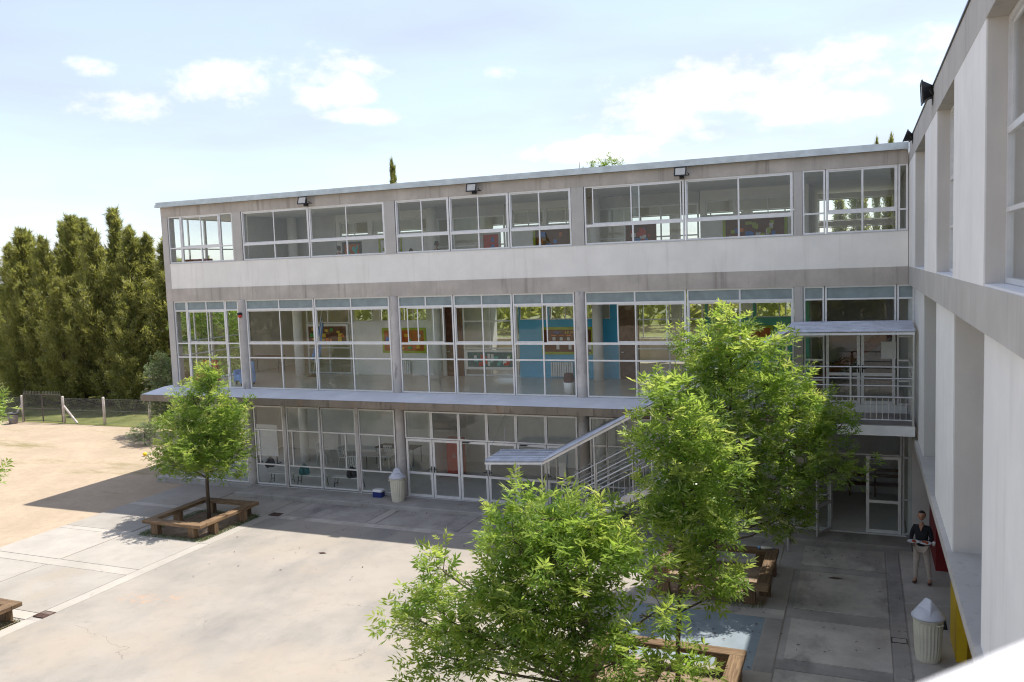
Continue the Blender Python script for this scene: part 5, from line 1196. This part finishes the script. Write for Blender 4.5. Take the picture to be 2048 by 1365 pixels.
def woman(loc, rz):
    t = thing('person', 'person in a black top and pale trousers carrying two plates of food', 'person', loc, rz)
    k = 1.03
    body = {'pel': (0,0,.93,.13,.10), 'waist': (0,.0,1.08,.115,.09), 'chest': (0,.01,1.27,.135,.10), 'neck0': (0,.015,1.45,.06,.055), 'neck': (0,.0,1.55,.045,.048),
            'hl': (.095,0,.88,.085,.09), 'kl': (.145,-.015,.48,.055,.06), 'al': (.185,.01,.09,.034,.04), 'fl': (.20,-.13,.035,.036,.026),
            'hr': (-.095,0,.88,.085,.09), 'kr': (-.12,-.02,.48,.055,.06), 'ar': (-.135,.01,.09,.034,.04), 'fr': (-.15,-.13,.035,.036,.026),
            'sl': (.165,.015,1.40,.058,.06), 'el': (.235,-.02,1.13,.042,.042), 'wl': (.17,-.235,1.105,.024,.024),
            'sr': (-.165,.015,1.40,.058,.06), 'er': (-.235,-.02,1.13,.042,.042), 'wr': (-.17,-.235,1.105,.024,.024)}
    body = {a: (v[0]*k, v[1]*k, v[2]*k, v[3]*k, v[4]*k) for a, v in body.items()}
    E_ = [('pel','waist'),('waist','chest'),('chest','neck0'),('neck0','neck'),('pel','hl'),('hl','kl'),('kl','al'),('al','fl'),('pel','hr'),('hr','kr'),('kr','ar'),('ar','fr'),('chest','sl'),('sl','el'),('el','wl'),('chest','sr'),('sr','er'),('er','wr')]
    bd = skin('body', body, E_, 'skin', t)
    def part(nm, ks, es, mat, f, dz=0):
        skin(nm, {a: (body[a][0], body[a][1], body[a][2]+dz, body[a][3]*f, body[a][4]*f) for a in ks}, es, mat, t)
    part('trousers', ['pel','hl','kl','al','hr','kr','ar'], [('pel','hl'),('hl','kl'),('kl','al'),('pel','hr'),('hr','kr'),('kr','ar')], 'cloth_beige', 1.16)
    sh = {a: body[a] for a in ('pel','waist','chest','sl','el','wl','sr','er','wr')}; sh = {a: (v[0], v[1], v[2], v[3]*1.24, v[4]*1.24) for a, v in sh.items()}
    sh['pel'] = (0, 0, .86*k, .165*k, .125*k); sh['top'] = (0, .02, 1.42*k, .085*k, .07*k)
    skin('shirt', sh, [('pel','waist'),('waist','chest'),('chest','top'),('chest','sl'),('sl','el'),('el','wl'),('chest','sr'),('sr','er'),('er','wr')], 'cloth_black', t)
    for s_ in ('l', 'r'):
        a, f = body['a'+s_], body['f'+s_]
        skin('shoe', {'h': (a[0], a[1]+.03, .045, .045, .04), 'm': ((a[0]+f[0])/2, (a[1]+f[1])/2, .045, .046, .038), 't': (f[0], f[1]-.04, .035, .044, .026)}, [('h','m'),('m','t')], 'shoe_brown', t, 1)
    MB().prism([(-.055, 1.50*k), (.055, 1.50*k), (0, 1.33*k)], 'y', -.128, -.112).build('neckline', 'skin', t, fix=True)
    head(t, 1.70*k, .235*k, hairlen=.06)
    hand(t, body['wl'][:3], 1); hand(t, body['wr'][:3], -1)
    return t
PW = woman((23.98, -3.42, .012), R(-12))
for sx, lb, fm in ((-.12, 'oval plate of food on the left in the hands of the standing person', 'food_red'), (.14, 'oval plate of food on the right in the hands of the standing person', 'food_red')):
    p = PW.matrix_world
    a = R(-12); lx, ly = sx, -.36; X = 23.98 + lx*math.cos(a) - ly*math.sin(a); Y = -3.42 + lx*math.sin(a) + ly*math.cos(a)
    t = thing('plate', lb, 'plate', (X, Y, 1.165), a, 'plates of food')
    m = MB(); m.lathe([(.09, 0), (.15, .018), (.155, .024), (.12, .012), (.06, .008)], 24); m.build('dish', 'white_paint', t, True)
    r_ = random.Random(int(sx*100)+50)
    for q in range(7):
        m = MB(); m.lathe([(.012, -.006), (.03, .006), (.02, .024), (.006, .03)], 8, (r_.uniform(-.07, .07), r_.uniform(-.06, .06))); o = m.build('morsel', fm, t, True); o.location.z = .016
tag(MB().lathe([(.03, 0), (.036, .10), (.034, .10), (.029, .008)], 14).build('paper_cup', 'paper_white', None, True), 'white cup beside the plates of the standing person', 'cup').location = (24.24, -3.70, 1.09)
def child(label, loc, rz, hgt, mat):
    t = thing('person', label, 'person', loc, rz, 'people behind the top floor windows'); k = hgt/1.45
    b = {'pel': (0,0,.76,.11,.085), 'waist': (0,0,.88,.10,.08), 'chest': (0,0,1.02,.115,.085), 'neck0': (0,.005,1.16,.045,.045), 'neck': (0,0,1.24,.038,.04),
         'hl': (.075,0,.72,.065,.07), 'kl': (.085,0,.39,.045,.05), 'al': (.09,.01,.06,.03,.035), 'fl': (.1,-.1,.03,.03,.022), 'hr': (-.075,0,.72,.065,.07), 'kr': (-.085,0,.39,.045,.05), 'ar': (-.09,.01,.06,.03,.035), 'fr': (-.1,-.1,.03,.03,.022),
         'sl': (.135,0,1.11,.045,.048), 'el': (.19,.01,.89,.033,.033), 'wl': (.19,-.05,.70,.02,.02), 'sr': (-.135,0,1.11,.045,.048), 'er': (-.19,.01,.89,.033,.033), 'wr': (-.19,-.05,.70,.02,.02)}
    b = {a: tuple(x*k for x in v) for a, v in b.items()}
    E_ = [('pel','waist'),('waist','chest'),('chest','neck0'),('neck0','neck'),('pel','hl'),('hl','kl'),('kl','al'),('al','fl'),('pel','hr'),('hr','kr'),('kr','ar'),('ar','fr'),('chest','sl'),('sl','el'),('el','wl'),('chest','sr'),('sr','er'),('er','wr')]
    skin('body', b, E_, 'skin', t)
    s = {a: (b[a][0], b[a][1], b[a][2], b[a][3]*1.22, b[a][4]*1.22) for a in ('pel','waist','chest','sl','el','sr','er','hl','kl','hr','kr','al','ar')}
    skin('clothes', s, [('pel','waist'),('waist','chest'),('chest','sl'),('sl','el'),('chest','sr'),('sr','er'),('pel','hl'),('hl','kl'),('kl','al'),('pel','hr'),('hr','kr'),('kr','ar')], mat, t)
    head(t, 1.345*k, .205*k, hairlen=.03); hand(t, b['wl'][:3], 1); hand(t, b['wr'][:3], -1)
child('dark haired person behind the left pane of the middle top floor bay', (7.8, 2.0, 7.99), R(160), 1.46, 'cloth_black'); child('shorter dark haired head low in the middle bay corner pane', (6.7, 2.0, 7.99), R(150), 1.24, 'cloth_black'); child('dark haired person behind the second top floor bay beside the column', (3.47, 2.0, 7.99), R(170), 1.48, 'cloth_black')
